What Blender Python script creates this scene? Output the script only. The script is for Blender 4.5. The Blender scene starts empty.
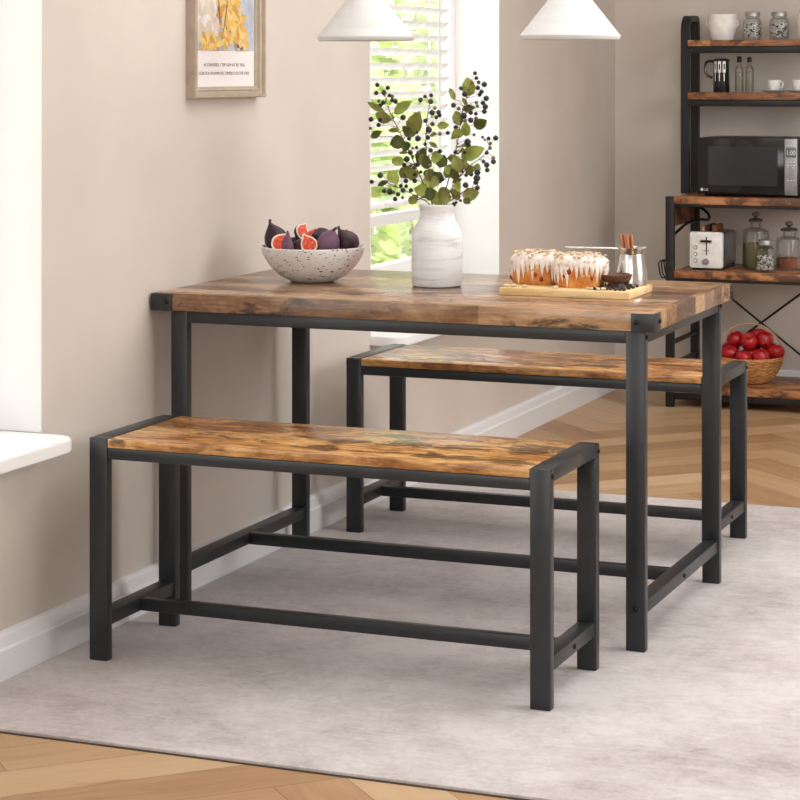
import bpy, bmesh, math, random
from mathutils import Vector, Matrix
random.seed(11)
S = bpy.context.scene
COL = S.collection
PI = math.pi

# ------------------------------------------------------------------ camera
cd = bpy.data.cameras.new('camera'); cam = bpy.data.objects.new('camera', cd); COL.objects.link(cam)
cam.location = (2.4841, -4.5853, 1.2812)
cam.rotation_euler = (PI/2, 0, 0.3791)
cd.sensor_width = 36; cd.lens = 2197.5/800*36
cd.shift_y = -(400-71.34)/800
cd.clip_start = 0.05; cd.clip_end = 200
S.camera = cam

# ------------------------------------------------------------------ world, lights, exposure
S.view_settings.view_transform = 'Standard'; S.view_settings.look = 'None'
S.view_settings.gamma = 1; S.view_settings.exposure = -0.13; S.view_settings.use_curve_mapping = False
W = bpy.data.worlds.new('daylight'); S.world = W; W.use_nodes = True
bg = W.node_tree.nodes['Background']; bg.inputs[0].default_value = (0.97, 0.985, 1.0, 1); bg.inputs[1].default_value = 4.6
def area(name, loc, target, sx, sy, power, color=(1, 1, 1)):
    l = bpy.data.lights.new(name, 'AREA'); l.shape = 'RECTANGLE'; l.size = sx; l.size_y = sy; l.energy = power; l.color = color
    o = bpy.data.objects.new(name, l); COL.objects.link(o); o.location = loc
    o.rotation_euler = (Vector(target)-Vector(loc)).to_track_quat('-Z', 'Y').to_euler()
    return o
sl = bpy.data.lights.new('sun', 'SUN'); sl.energy = 6.0; sl.angle = .02; sl.color = (1, .97, .9)
so = bpy.data.objects.new('sun', sl); COL.objects.link(so); so.rotation_euler = Vector((-.15, .75, -.65)).to_track_quat('-Z', 'Y').to_euler()
area('overhead_fill_light', (1.5, .7, 2.55), (1.5, .7, 0), 2.0, 2.4, 46, (1, .985, .96))  # added soft fill from overhead, not a fixture of the room
area('right_fill_light', (4.1, 1.0, 1.75), (0.2, 1.7, 0.8), 2.8, 1.5, 106, (.97, .985, 1))  # added side fill; the right wall has no window
area('rear_fill_light', (1.6, -5.9, 1.6), (1.0, 3.5, 0.9), 3.0, 1.8, 78, (.97, .985, 1))  # added fill from behind the camera; no window in that wall

# ------------------------------------------------------------------ mesh builder
class MB:
    def __init__(s): s.v = []; s.f = []; s.m = []; s.sm = []
    def add(s, vs, fs, mi=0, smooth=False, M=None):
        b = len(s.v)
        for p in vs:
            p = Vector(p)
            s.v.append(M @ p if M is not None else p)
        for q in fs:
            s.f.append([b+i for i in q]); s.m.append(mi); s.sm.append(smooth)
        return s
    def bm(s, bm, mi=0, smooth=False, M=None):
        bm.verts.index_update()
        s.add([v.co.copy() for v in bm.verts], [[v.index for v in f.verts] for f in bm.faces], mi, smooth, M); bm.free(); return s
    def box(s, x0, x1, y0, y1, z0, z1, bev=0.0, mi=0, M=None, seg=2):
        bm = bmesh.new(); bmesh.ops.create_cube(bm, size=1)
        for v in bm.verts:
            v.co = Vector(((x0+x1)/2+v.co.x*(x1-x0), (y0+y1)/2+v.co.y*(y1-y0), (z0+z1)/2+v.co.z*(z1-z0)))
        if bev > 0:
            bmesh.ops.bevel(bm, geom=bm.edges[:], offset=bev, segments=seg, profile=.5, affect='EDGES')
        return s.bm(bm, mi, bev > 0, M)
    def tube(s, pts, r, n=10, mi=0, M=None, cap=True):
        pts = [Vector(p) for p in pts]; rs = r if isinstance(r, (list, tuple)) else [r]*len(pts)
        vs = []; fs = []; nrm = None
        for i, p in enumerate(pts):
            t = (pts[min(i+1, len(pts)-1)]-pts[max(i-1, 0)]).normalized()
            if nrm is None:
                nrm = t.orthogonal().normalized()
            else:
                nrm = (nrm-t*nrm.dot(t)); nrm = nrm.normalized() if nrm.length > 1e-6 else t.orthogonal().normalized()
            b = t.cross(nrm)
            for k in range(n):
                a = 2*PI*k/n
                vs.append(p+(nrm*math.cos(a)+b*math.sin(a))*rs[i])
        for i in range(len(pts)-1):
            for k in range(n):
                fs.append([i*n+k, i*n+(k+1) % n, (i+1)*n+(k+1) % n, (i+1)*n+k])
        if cap:
            fs.append(list(range(n))[::-1]); fs.append([(len(pts)-1)*n+k for k in range(n)])
        return s.add(vs, fs, mi, True, M)
    def lathe(s, prof, n=32, mi=0, M=None, wob=None):
        vs = []; fs = []; m = len(prof)
        for k in range(n):
            a = 2*PI*k/n
            for (r, z) in prof:
                w = wob(a, z) if wob else 1
                vs.append((r*w*math.cos(a), r*w*math.sin(a), z))
        for k in range(n):
            k2 = (k+1) % n
            for i in range(m-1):
                if prof[i][0] < 1e-6 and prof[i+1][0] < 1e-6: continue
                if prof[i][0] < 1e-6: fs.append([k*m+i, k2*m+i+1, k*m+i+1])
                elif prof[i+1][0] < 1e-6: fs.append([k*m+i, k2*m+i, k*m+i+1])
                else: fs.append([k*m+i, k2*m+i, k2*m+i+1, k*m+i+1])
        return s.add(vs, fs, mi, True, M)
    def ball(s, c, r, sub=2, mi=0, sc=(1, 1, 1), M=None):
        bm = bmesh.new(); bmesh.ops.create_icosphere(bm, subdivisions=sub, radius=1)
        for v in bm.verts: v.co = Vector((c[0]+v.co.x*r*sc[0], c[1]+v.co.y*r*sc[1], c[2]+v.co.z*r*sc[2]))
        return s.bm(bm, mi, True, M)
    def build(s, name, mat, parent=None, loc=None, sharp=40):
        me = bpy.data.meshes.new(name); me.from_pydata([tuple(p) for p in s.v], [], s.f)
        mats = mat if isinstance(mat, (list, tuple)) else [mat]
        for m in mats: me.materials.append(m)
        me.polygons.foreach_set('material_index', s.m); me.polygons.foreach_set('use_smooth', s.sm)
        me.validate(); me.update()
        if any(s.sm): me.set_sharp_from_angle(angle=math.radians(sharp))
        o = bpy.data.objects.new(name, me); COL.objects.link(o)
        if parent: o.parent = parent
        if loc: o.location = loc
        return o
def smooth(pts, k=5):
    P = [Vector(p) for p in pts]; q = [P[0]]
    for a, b, c, d in zip([P[0]]+P[:-2], P[:-1], P[1:], P[2:]+[P[-1]]):
        for i in range(1, k+1):
            u = i/k; q.append(.5*((2*b)+(c-a)*u+(2*a-5*b+4*c-d)*u*u+(3*b-a-3*c+d)*u**3))
    return q
def thing(name, label, cat, loc=(0, 0, 0), rz=0, group=None):
    o = bpy.data.objects.new(name, None); o.empty_display_size = .05; COL.objects.link(o)
    o.location = loc; o.rotation_euler = (0, 0, rz); return tag(o, label, cat, group)
def tag(o, label, cat, group=None, kind=None):
    o['label'] = label; o['category'] = cat
    if group: o['group'] = group
    if kind: o['kind'] = kind
    return o
def struct(o):
    o['kind'] = 'structure'; return o
def dup(root, loc, rz=0, label=None, group=None):
    r = root.copy(); COL.objects.link(r); r.location = loc; r.rotation_euler = (0, 0, rz)
    if label: r['label'] = label
    if group: r['group'] = group
    for ch in list(root.children):
        c = ch.copy(); COL.objects.link(c); c.parent = r
        for g in list(ch.children):
            d = g.copy(); COL.objects.link(d); d.parent = c
    return r
def Tr(x, y, z, rz=0, rx=0, ry=0, sc=1):
    return Matrix.Translation((x, y, z)) @ Matrix.Rotation(rz, 4, 'Z') @ Matrix.Rotation(ry, 4, 'Y') @ Matrix.Rotation(rx, 4, 'X') @ Matrix.Scale(sc, 4)

# ------------------------------------------------------------------ materials
def srgb(r, g, b):
    f = lambda c: (c/255/12.92) if c/255 <= .04045 else ((c/255+.055)/1.055)**2.4
    return (f(r), f(g), f(b), 1)
class NT:
    def __init__(s, name):
        s.mat = bpy.data.materials.new(name); s.mat.use_nodes = True; s.t = s.mat.node_tree
        s.b = s.t.nodes['Principled BSDF']
    def n(s, typ, **kw):
        nd = s.t.nodes.new(typ)
        for k, v in kw.items():
            if k.startswith('i_'):
                key = k[2:]; key = int(key) if key.isdigit() else key
                nd.inputs[key].default_value = v
            else: setattr(nd, k, v)
        return nd
    def l(s, a, b): s.t.links.new(a, b)
    def ramp(s, src, stops, interp='LINEAR'):
        r = s.n('ShaderNodeValToRGB'); e = r.color_ramp; e.interpolation = interp
        while len(e.elements) < len(stops): e.elements.new(.5)
        for el, (p, c) in zip(e.elements, stops): el.position = p; el.color = c
        s.l(src, r.inputs[0]); return r.outputs[0]
    def mix(s, fac, a, b, mode='MIX'):
        m = s.n('ShaderNodeMix', data_type='RGBA', blend_type=mode)
        for v, i in ((fac, 0), (a, 6), (b, 7)):
            if hasattr(v, 'links') or isinstance(v, bpy.types.NodeSocket): s.l(v, m.inputs[i])
            else: m.inputs[i].default_value = v
        return m.outputs[2]
    def coords(s, scale=(1, 1, 1), rnd=True, kind='Object', loc=(0, 0, 0), rot=(0, 0, 0)):
        tc = s.n('ShaderNodeTexCoord'); out = tc.outputs[kind]
        if rnd:
            oi = s.n('ShaderNodeObjectInfo'); va = s.n('ShaderNodeVectorMath', operation='SCALE'); va.inputs[0].default_value = (7.3, 3.1, 5.7)
            s.l(oi.outputs['Random'], va.inputs[3]); ad = s.n('ShaderNodeVectorMath', operation='ADD')
            s.l(out, ad.inputs[0]); s.l(va.outputs[0], ad.inputs[1]); out = ad.outputs[0]
        mp = s.n('ShaderNodeMapping'); mp.inputs['Scale'].default_value = scale; mp.inputs['Location'].default_value = loc; mp.inputs['Rotation'].default_value = rot
        s.l(out, mp.inputs[0]); return mp.outputs[0]
    def noise(s, vec, scale, detail=4, rough=.5, dist=0):
        t = s.n('ShaderNodeTexNoise'); t.inputs['Scale'].default_value = scale; t.inputs['Detail'].default_value = detail
        t.inputs['Roughness'].default_value = rough; t.inputs['Distortion'].default_value = dist
        s.l(vec, t.inputs['Vector']); return t.outputs[0]
    def bump(s, h, strength=.2, dist=.01):
        b = s.n('ShaderNodeBump'); b.inputs['Strength'].default_value = strength; b.inputs['Distance'].default_value = dist
        s.l(h, b.inputs['Height']); s.l(b.outputs[0], s.b.inputs['Normal'])
    def set(s, **kw):
        for k, v in kw.items():
            k = k.replace('_', ' ')
            if isinstance(v, bpy.types.NodeSocket): s.l(v, s.b.inputs[k])
            else: s.b.inputs[k].default_value = v
        return s
def plain(name, col, rough=.5, metal=0, spec=.5, **kw):
    n = NT(name); v = n.coords((1, 1, 1)); h = n.noise(v, 30, 3)
    c2 = tuple(min(1, c*1.12) for c in col[:3])+(1,); c1 = tuple(c*.9 for c in col[:3])+(1,)
    n.set(Base_Color=n.ramp(h, [(.3, c1), (.7, c2)]), Roughness=rough, Metallic=metal, Specular_IOR_Level=spec)
    for k, val in kw.items(): n.b.inputs[k.replace('_', ' ')].default_value = val
    return n.mat
def glass(name, tint=(1, 1, 1, 1), gloss=.9):
    n = NT(name); t = n.t; out = [x for x in t.nodes if x.type == 'OUTPUT_MATERIAL'][0]
    tr = n.n('ShaderNodeBsdfTransparent'); tr.inputs[0].default_value = tint
    gl = n.n('ShaderNodeBsdfGlossy'); gl.inputs['Roughness'].default_value = .04
    fr = n.n('ShaderNodeLayerWeight'); fr.inputs[0].default_value = .35
    ml = n.n('ShaderNodeMath', operation='MULTIPLY'); ml.inputs[1].default_value = gloss; n.l(fr.outputs['Fresnel'], ml.inputs[0])
    mx = n.n('ShaderNodeMixShader'); n.l(ml.outputs[0], mx.inputs[0]); n.l(tr.outputs[0], mx.inputs[1]); n.l(gl.outputs[0], mx.inputs[2])
    n.l(mx.outputs[0], out.inputs[0]); return n.mat
def paint(name, col, rough=.7, amt=.05):
    n = NT(name); v = n.coords((1, 1, 1), rnd=False); h = n.noise(v, 2.5, 3); f = n.noise(v, 220, 2)
    n.set(Base_Color=n.ramp(h, [(.3, tuple(c*(1-amt) for c in col[:3])+(1,)), (.7, tuple(min(1, c*(1+amt)) for c in col[:3])+(1,))]), Roughness=rough, Specular_IOR_Level=.3)
    n.bump(f, .04, .002); return n.mat
def rustic(name, dark, mid, tan, light, plank=(.55, .085), blot=.5, rough=.36, pmix=.5, size=1.0):
    n = NT(name)
    v0 = n.coords((1, 1, 1)); vg = n.coords((8*size, 20*size, 20*size)); vf = n.coords((14, 190, 190)); vb = n.coords((7*size, 12*size, 12*size), loc=(3, 8, 1))
    vl = n.coords((1.6, 9, 9))
    grain = n.noise(vg, 1.0, 7, .68, .7); fine = n.noise(vf, 1.0, 3, .6); large = n.noise(vl, 1.0, 3, .5, .3)
    br = n.n('ShaderNodeTexBrick'); br.offset = .37; br.inputs['Color1'].default_value = (.15, .15, .15, 1); br.inputs['Color2'].default_value = (.85, .85, .85, 1)
    br.inputs['Scale'].default_value = 1; br.inputs['Mortar Size'].default_value = 0; br.inputs['Brick Width'].default_value = plank[0]; br.inputs['Row Height'].default_value = plank[1]
    n.l(v0, br.inputs['Vector'])
    m1 = n.mix(pmix, n.mix(.35, grain, large), br.outputs[0]); m2 = n.mix(.2, m1, fine)
    base = n.ramp(m2, [(.38, dark), (.455, mid), (.525, tan), (.63, light)])
    big = n.noise(vb, 1.0, 8, .68, .5)
    mask = n.ramp(n.mix(.35, big, large), [(blot, (0, 0, 0, 1)), (blot+.055, (1, 1, 1, 1))])
    dk = tuple(c*.30 for c in dark[:3])+(1,)
    mul = n.n('ShaderNodeMath', operation='MULTIPLY'); mul.inputs[1].default_value = .8; n.l(mask, mul.inputs[0])
    col = n.mix(mul.outputs[0], base, dk)
    n.set(Base_Color=col, Roughness=n.ramp(fine, [(.3, (rough-.07,)*3+(1,)), (.7, (rough+.1,)*3+(1,))]), Specular_IOR_Level=.5)
    n.bump(fine, .07, .0015); return n.mat

M = {}
M['wall'] = paint('tan_wall_paint', srgb(206, 197, 189))
M['white'] = paint('white_paint', srgb(238, 237, 236), .45, .015)
M['base'] = paint('baseboard_paint', srgb(228, 229, 232), .4, .02)
M['ceil'] = paint('ceiling_paint', srgb(236, 234, 230), .8, .02)
M['metal'] = plain('charcoal_powder_coat', (.021, .024, .0265, 1), .36, .0, .48, IOR=1.5)
M['rackmetal'] = plain('black_powder_coat', (.010, .0095, .010, 1), .42, .0, .4, IOR=1.5)
M['bolt'] = plain('black_bolt', (.012, .012, .012, 1), .3, .6)
M['table'] = rustic('rustic_table_wood', srgb(78, 54, 40), srgb(112, 80, 58), srgb(146, 110, 80), srgb(188, 152, 114), (.62, .088), .545, .2, .36)
M['bench'] = rustic('rustic_bench_wood', srgb(104, 62, 30), srgb(150, 98, 54), srgb(198, 146, 88), srgb(228, 186, 128), (.9, .12), .517, .22, .12)
M['rackwood'] = rustic('rustic_shelf_wood', srgb(84, 50, 32), srgb(134, 84, 54), srgb(176, 118, 74), srgb(206, 150, 100), (.4, .1), .51, .4, .2, 1.2)
M['board'] = rustic('pale_board_wood', srgb(190, 150, 98), srgb(214, 178, 122), srgb(230, 200, 148), srgb(238, 214, 166), (.8, .04), .66, .5, .2)

# ------------------------------------------------------------------ room structure
X0 = -.03; YB = 4.106; FZ = -.008; HC = 2.6
def floor_mat():
    n = NT('oak_herringbone')
    at = n.n('ShaderNodeAttribute', attribute_name='tint'); uv = n.n('ShaderNodeUVMap', uv_map='along')
    off = n.n('ShaderNodeVectorMath', operation='SCALE'); off.inputs[0].default_value = (13, 29, 7); n.l(at.outputs['Fac'], off.inputs[3])
    ad = n.n('ShaderNodeVectorMath', operation='ADD'); n.l(uv.outputs[0], ad.inputs[0]); n.l(off.outputs[0], ad.inputs[1])
    def mp(s):
        m = n.n('ShaderNodeMapping'); m.inputs['Scale'].default_value = s; n.l(ad.outputs[0], m.inputs[0]); return m.outputs[0]
    g = n.noise(mp((3, 22, 1)), 1.2, 5, .6, .6); f = n.noise(mp((12, 150, 1)), 1, 3)
    m1 = n.mix(.5, g, at.outputs['Color']); m2 = n.mix(.15, m1, f)
    col = n.ramp(m2, [(.2, srgb(148, 112, 80)), (.42, srgb(176, 140, 104)), (.6, srgb(193, 160, 124)), (.85, srgb(204, 176, 142))])
    kn = n.noise(mp((5, 14, 1)), 1.3, 3, .5, .5)
    mk = n.ramp(kn, [(.70, (0, 0, 0, 1)), (.78, (.6, .6, .6, 1))])
    n.set(Base_Color=n.mix(mk, col, srgb(130, 88, 56)), Roughness=.42, Specular_IOR_Level=.4); n.bump(f, .05, .001)
    return n.mat
def build_floor():
    L, w = .84, .14; n = 6; g = .0006
    x0, x1, y0, y1 = X0-.03, 4.2, -6.0, YB+.03
    ang = PI/4; ca, sa = math.cos(ang), math.sin(ang); cx, cy = 1.5, -.3
    vs = []; fs = []; uvs = []; tint = []
    def rect(ax, ay, bx, by, horiz):
        pts = [(ax+g, ay+g), (bx-g, ay+g), (bx-g, by-g), (ax+g, by-g)]
        P = [(cx+px*ca-py*sa, cy+px*sa+py*ca) for px, py in pts]
        if all(p[0] < x0 for p in P) or all(p[0] > x1 for p in P) or all(p[1] < y0 for p in P) or all(p[1] > y1 for p in P): return
        U = [(p[0], p[1]) if horiz else (p[1], p[0]) for p in pts]
        poly = [(p, u) for p, u in zip(P, U)]
        for ax_, lim, sg in ((0, x0, 1), (0, x1, -1), (1, y0, 1), (1, y1, -1)):   # trim the planks at the walls
            out = []
            for (p, u), (q, w_) in zip(poly, poly[1:]+poly[:1]):
                dp, dq = sg*(p[ax_]-lim), sg*(q[ax_]-lim)
                if dp >= 0: out.append((p, u))
                if (dp >= 0) != (dq >= 0):
                    t = dp/(dp-dq); out.append((tuple(a+(b_-a)*t for a, b_ in zip(p, q)), tuple(a+(b_-a)*t for a, b_ in zip(u, w_))))
            poly = out
            if len(poly) < 3: return
        b = len(vs); vs.extend((p[0], p[1], FZ) for p, u in poly); fs.append(list(range(b, b+len(poly))))
        uvs.extend(u for p, u in poly); tint.append(random.random())
    R = 60
    for r in range(-R, R):
        for k in range(-6, 7):
            c0 = r+2*n*k; rect(c0*w, r*w, (c0+n)*w, (r+1)*w, True)
            c = r+2*n*k; rect(c*w, (c-2*n+1)*w-2*n*k*w, (c+1)*w, (c-n+1)*w-2*n*k*w, False)
    b = len(vs); z = FZ-.0012
    vs.extend([(x0, y0, z), (x1, y0, z), (x1, y1, z), (x0, y1, z), (x0, y0, z-.05), (x1, y0, z-.05), (x1, y1, z-.05), (x0, y1, z-.05)])
    fq = [[0, 1, 2, 3], [7, 6, 5, 4], [0, 4, 5, 1], [1, 5, 6, 2], [2, 6, 7, 3], [3, 7, 4, 0]]
    for q in fq:
        fs.append([b+i for i in q]); uvs.extend([(0, 0)]*4); tint.append(-1)
    me = bpy.data.meshes.new('floor'); me.from_pydata(vs, [], fs)
    ul = me.uv_layers.new(name='along'); ul.data.foreach_set('uv', [c for u in uvs for c in u])
    a = me.attributes.new('tint', 'FLOAT', 'FACE'); a.data.foreach_set('value', [max(t, 0) for t in tint])
    me.materials.append(floor_mat()); me.materials.append(plain('floor_joint', (.12, .08, .05, 1), .8))
    me.polygons.foreach_set('material_index', [0 if t >= 0 else 1 for t in tint]); me.update()
    o = bpy.data.objects.new('floor', me); COL.objects.link(o); return struct(o)
build_floor()

WT = .22                                    # thickness of the window wall
w1 = (-2.9, -.399, .489, 2.2); w2 = (1.483, 2.658, .489, 2.2)
ws = MB()
def wb(y0, y1, z0, z1): ws.box(X0-WT, X0, y0, y1, z0, z1)
wb(-6, w1[0], FZ, HC); wb(w1[1], w2[0], FZ, HC); wb(w2[1], YB+.15, FZ, HC)
for w in (w1, w2): wb(w[0], w[1], FZ, w[2]-.03); wb(w[0], w[1], w[3], HC)
struct(ws.build('wall_left', M['wall']))
struct(MB().box(X0, 4.2, YB, YB+.15, FZ, HC).build('wall_back', M['wall']))
struct(MB().box(4.2, 4.35, -6, YB+.15, FZ, HC).build('wall_right', M['wall']))
struct(MB().box(X0-WT, 4.35, -6.15, -6, FZ, HC).build('wall_front', M['wall']))
struct(MB().box(X0-WT, 4.35, -6.15, YB+.15, HC, HC+.1).build('ceiling', M['ceil']))
def baseprof(mb, a, b, axis):
    # two-step board with a sloped cap
    prof = [(0, FZ), (.03, FZ), (.03, .062), (.026, .065), (.024, .066), (.02, .088), (.012, .0936), (0, .0936)]
    vs = []
    for t in (a, b):
        for d, z in prof: vs.append((X0+d, t, z) if axis == 'Y' else (t, YB-d, z))
    n = len(prof); fs = [[i, (i+1) % n, n+(i+1) % n, n+i] for i in range(n)]+[list(range(n))[::-1], list(range(n, 2*n))]
    mb.add(vs, fs); return mb
struct(baseprof(MB(), -6, YB, 'Y').build('baseboard_left', M['base']))
struct(baseprof(MB(), X0+.03, 4.2, 'X').build('baseboard_back', M['base']))

def window(idx, w, sill_to, sill_x):
    y0, y1, z0, z1 = w; root = bpy.data.objects.new('window_%d' % idx, None); COL.objects.link(root); root['kind'] = 'structure'
    root.location = (X0-WT, (y0+y1)/2, z0); ox, oy, oz = root.location
    def P(name, mat, boxes, bev=.002):
        m = MB()
        for bx in boxes: m.box(bx[0]-ox, bx[1]-ox, bx[2]-oy, bx[3]-oy, bx[4]-oz, bx[5]-oz, bev)
        return m.build(name, mat, root)
    t = .006
    P('reveal_lining', M['white'], [(X0-WT, X0+.002, y0, y0+t, z0, z1), (X0-WT, X0+.002, y1-t, y1, z0, z1), (X0-WT, X0+.002, y0+t, y1-t, z1-t, z1)], .0015)
    fx0, fx1 = -.235, -.19; fw = .05; bot = .165 if idx == 2 else .06
    fr = [(fx0, fx1, y0+t, y0+t+fw, z0, z1-t), (fx0, fx1, y1-t-fw, y1-t, z0, z1-t), (fx0, fx1, y0+t+fw, y1-t-fw, z0, z0+bot), (fx0, fx1, y0+t+fw, y1-t-fw, z1-t-fw, z1-t)]
    P('frame', M['white'], fr)
    if idx == 2: P('transom', M['white'], [(fx0, fx1-.006, y0+t+fw, y1-t-fw, .782, .818)])
    P('pane', M['pane'], [(-.217, -.212, y0+t+fw, y1-t-fw, z0+bot, z1-t-fw)], 0)
    # sill board with rounded front corners
    m = MB(); r = .06; pts = [(X0-WT, y0+.001), (X0, y0+.001), (X0, y0-sill_to)]
    a0 = (sill_x-r, y0-sill_to+r)
    pts += [(a0[0]+r*math.sin(k*PI/12), a0[1]-r*math.cos(k*PI/12)) for k in range(7)]
    a1 = (sill_x-r, y1+sill_to-r)
    pts += [(a1[0]+r*math.cos(k*PI/12), a1[1]+r*math.sin(k*PI/12)) for k in range(7)]
    pts += [(X0, y1+sill_to), (X0, y1-.001), (X0-WT, y1-.001)]
    if sill_to < .002: pts = [p for i, p in enumerate(pts) if i not in (1, len(pts)-2)]
    n = len(pts); vs = [(x-ox, y-oy, z0-oz) for x, y in pts]+[(x-ox, y-oy, z0-.0285-oz) for x, y in pts]
    fs = [list(range(n)), list(range(n, 2*n))[::-1]]+[[i, n+i, n+(i+1) % n, (i+1) % n] for i in range(n)]
    bm = bmesh.new(); bv = [bm.verts.new(p) for p in vs]
    for q in fs: bm.faces.new([bv[i] for i in q])
    bmesh.ops.recalc_face_normals(bm, faces=bm.faces[:])
    ed = [e for e in bm.edges if abs(e.verts[0].co.z-e.verts[1].co.z) < 1e-5]
    bmesh.ops.bevel(bm, geom=ed, offset=.003, segments=2, affect='EDGES')
    MB().bm(bm, 0, True).build('sill', M['white'], root)
    return root
M['pane'] = glass('window_glass', (.97, .98, .97, 1), .6)
window(1, w1, -.008, .0755); window(2, w2, .004, .0755)

# venetian blind, inside the reveal of window_2
M['slat'] = plain('blind_white', (.86, .86, .85, 1), .5)
bl = thing('venetian_blind', 'white venetian blind half lowered in the far window behind the vase', 'blind', (-.162, 1.995, 2.19))
m = MB()
for k in range(27):
    z = -.055-k*.0465
    m.box(-.017, .017, -.49, .49, -.0009, .0009, 0, 0, Tr(0, 0, z, 0, 0, math.radians(-38)))
m.build('slats', M['slat'], bl)
MB().box(-.022, .022, -.495, .495, -.035, -.001, .003).build('head_rail', M['slat'], bl)
MB().box(-.016, .016, -.49, .49, -1.345, -1.325, .003).build('bottom_rail', M['slat'], bl)
for y in (-.40, .38):
    MB().box(-.019, -.0178, y-.012, y+.012, -1.33, -.03).box(.0178, .019, y-.012, y+.012, -1.33, -.03).build('ladder_tape', M['slat'], bl)

# outdoors
M['grass'] = plain('lawn_green', srgb(206, 212, 186), .9)
struct(MB().box(-14, X0-WT-.02, -4, 18, -.3, -.1).build('ground', M['grass']))
def leafmat(name, a, b):
    n = NT(name); v = n.coords(rnd=False); h = n.noise(v, 4, 3)
    n.set(Base_Color=n.ramp(h, [(.35, a), (.65, b)]), Roughness=.7); return n.mat
M['hedge'] = leafmat('garden_leaves', srgb(176, 200, 104), srgb(226, 234, 178))
M['bark'] = plain('bark', srgb(120, 100, 80), .9)
def shrub(loc, r, h, label, seed):
    rr = random.Random(seed); t = thing('garden_shrub', label, 'shrub', loc, 0, 'shrubs in the garden outside')
    m = MB()
    for k in range(1500):
        d = Vector((rr.gauss(0, 1), rr.gauss(0, 1), rr.gauss(0, 1))).normalized()*(rr.random()**.4)
        c = Vector((d.x*r, d.y*r, h*.54+d.z*h*.46)); s = rr.uniform(.05, .1)
        R = Matrix.Translation(c) @ Matrix.Rotation(rr.uniform(0, 6.3), 4, (rr.random(), rr.random(), rr.random()+.1)) 
        m.add([(-s, 0, 0), (0, -s*.5, .01), (s, 0, -.01), (0, s*.5, .01)], [[0, 1, 2], [0, 2, 3]], 0, False, R)
    m.build('foliage', M['hedge'], t)
    MB().tube([(0, 0, 0), (.02, .01, h*.4), (0, 0, h*.75)], [.05, .04, .015], 8).build('trunk', M['bark'], t)
shrub((-2.2, 7.4, -.1), .75, 2.3, 'pale green shrub seen through the left side of the far window', 1)
shrub((-2.1, 5.7, -.1), .7, 1.5, 'low pale green shrub just outside the far window', 2)
shrub((-4.4, 9.0, -.1), 1.1, 2.9, 'tall pale green shrub farthest back beyond the blind', 3)
shrub((-2.3, 9.6, -.1), .8, 1.5, 'pale green shrub to the right beyond the blind', 4)

# rug
def rugmat():
    n = NT('grey_rug'); v = n.coords(rnd=False); a = n.noise(v, 2.2, 5, .6, .4); b = n.noise(v, 14, 6, .7, .8); f = n.noise(v, 420, 2)
    st = n.coords((6, 60, 1), rnd=False); s2 = n.noise(st, 1.5, 4, .6)
    b2 = n.noise(v, 55, 4, .7, .6); m1 = n.mix(.5, a, n.mix(.45, b, b2)); m2 = n.mix(.12, m1, s2)
    n.set(Base_Color=n.ramp(m2, [(.38, srgb(164, 154, 153)), (.48, srgb(192, 184, 184)), (.58, srgb(210, 204, 204))]), Roughness=.95, Specular_IOR_Level=.1)
    n.set(Sheen_Weight=.15)
    h = n.mix(.5, b, f); n.bump(h, .35, .004); return n.mat
rug = MB().box(0.001, 2.5, -.893, 1.84, FZ, 0, .002).build('area_rug', rugmat())
MB().box(.001, 2.503, -.8965, -.8935, FZ, -.0052).box(2.5005, 2.5035, -.893, 1.84, FZ, -.0052).box(.001, 2.503, 1.8405, 1.8435, FZ, -.0052).build('edge_shadow_strip', plain('rug_edge_shadow', srgb(84, 70, 62), .9), rug)  # dark strip standing in for the thin floor shadow along the rug edge
tag(rug, 'large pale grey distressed area rug under the dining set', 'rug')

# ------------------------------------------------------------------ dining table
def hexbolt(r=.006):
    return MB().lathe([(0, .0045), (r*.6, .0042), (r, .002), (r*1.05, 0), (0, 0)], 14)
tx, ty, TL, TW, TH, TT = -.0255+.002, .0966, 1.2423, .7541, .75, .042
tab = thing('dining_table', 'rectangular rustic brown wood dining table with charcoal metal frame, short end against the tan wall', 'table', (tx+TL/2, ty+TW/2, 0))
hx, hy = TL/2, TW/2
MB().box(-hx+.003, hx-.003, -hy+.003, hy-.003, TH-TT, TH, .002).build('table_top', M['table'], tab)
lx0, lx1, ly = -hx+.0437, hx-.0253, hy-.0162; lw, ld = .0441, .0246
xs = ((lx0, lx0+lw), (lx1-lw, lx1)); ys = ((-ly, -ly+ld), (ly-ld, ly))
for a in xs:
    for b in ys: MB().box(a[0], a[1], b[0], b[1], 0, TH-TT, .0025).build('leg', M['metal'], tab)
for b in ys: MB().box(xs[0][1], xs[1][0], b[0]+.002, b[1]-.002, TH-TT-.029, TH-TT, .002).build('apron_rail', M['metal'], tab)
for a in xs:
    MB().box(a[0]+.002, a[1]-.002, ys[0][1], ys[1][0], TH-TT-.029, TH-TT, .002).build('end_rail', M['metal'], tab)
    MB().box(a[0]+.004, a[1]-.004, ys[0][1], ys[1][0], .079, .108, .002).build('foot_rail', M['metal'], tab)
MB().box(xs[0][1]-.004, xs[1][0]+.004, -.0123, .0123, .079, .108, .002).build('stretcher', M['metal'], tab)
bw = .053
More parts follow.
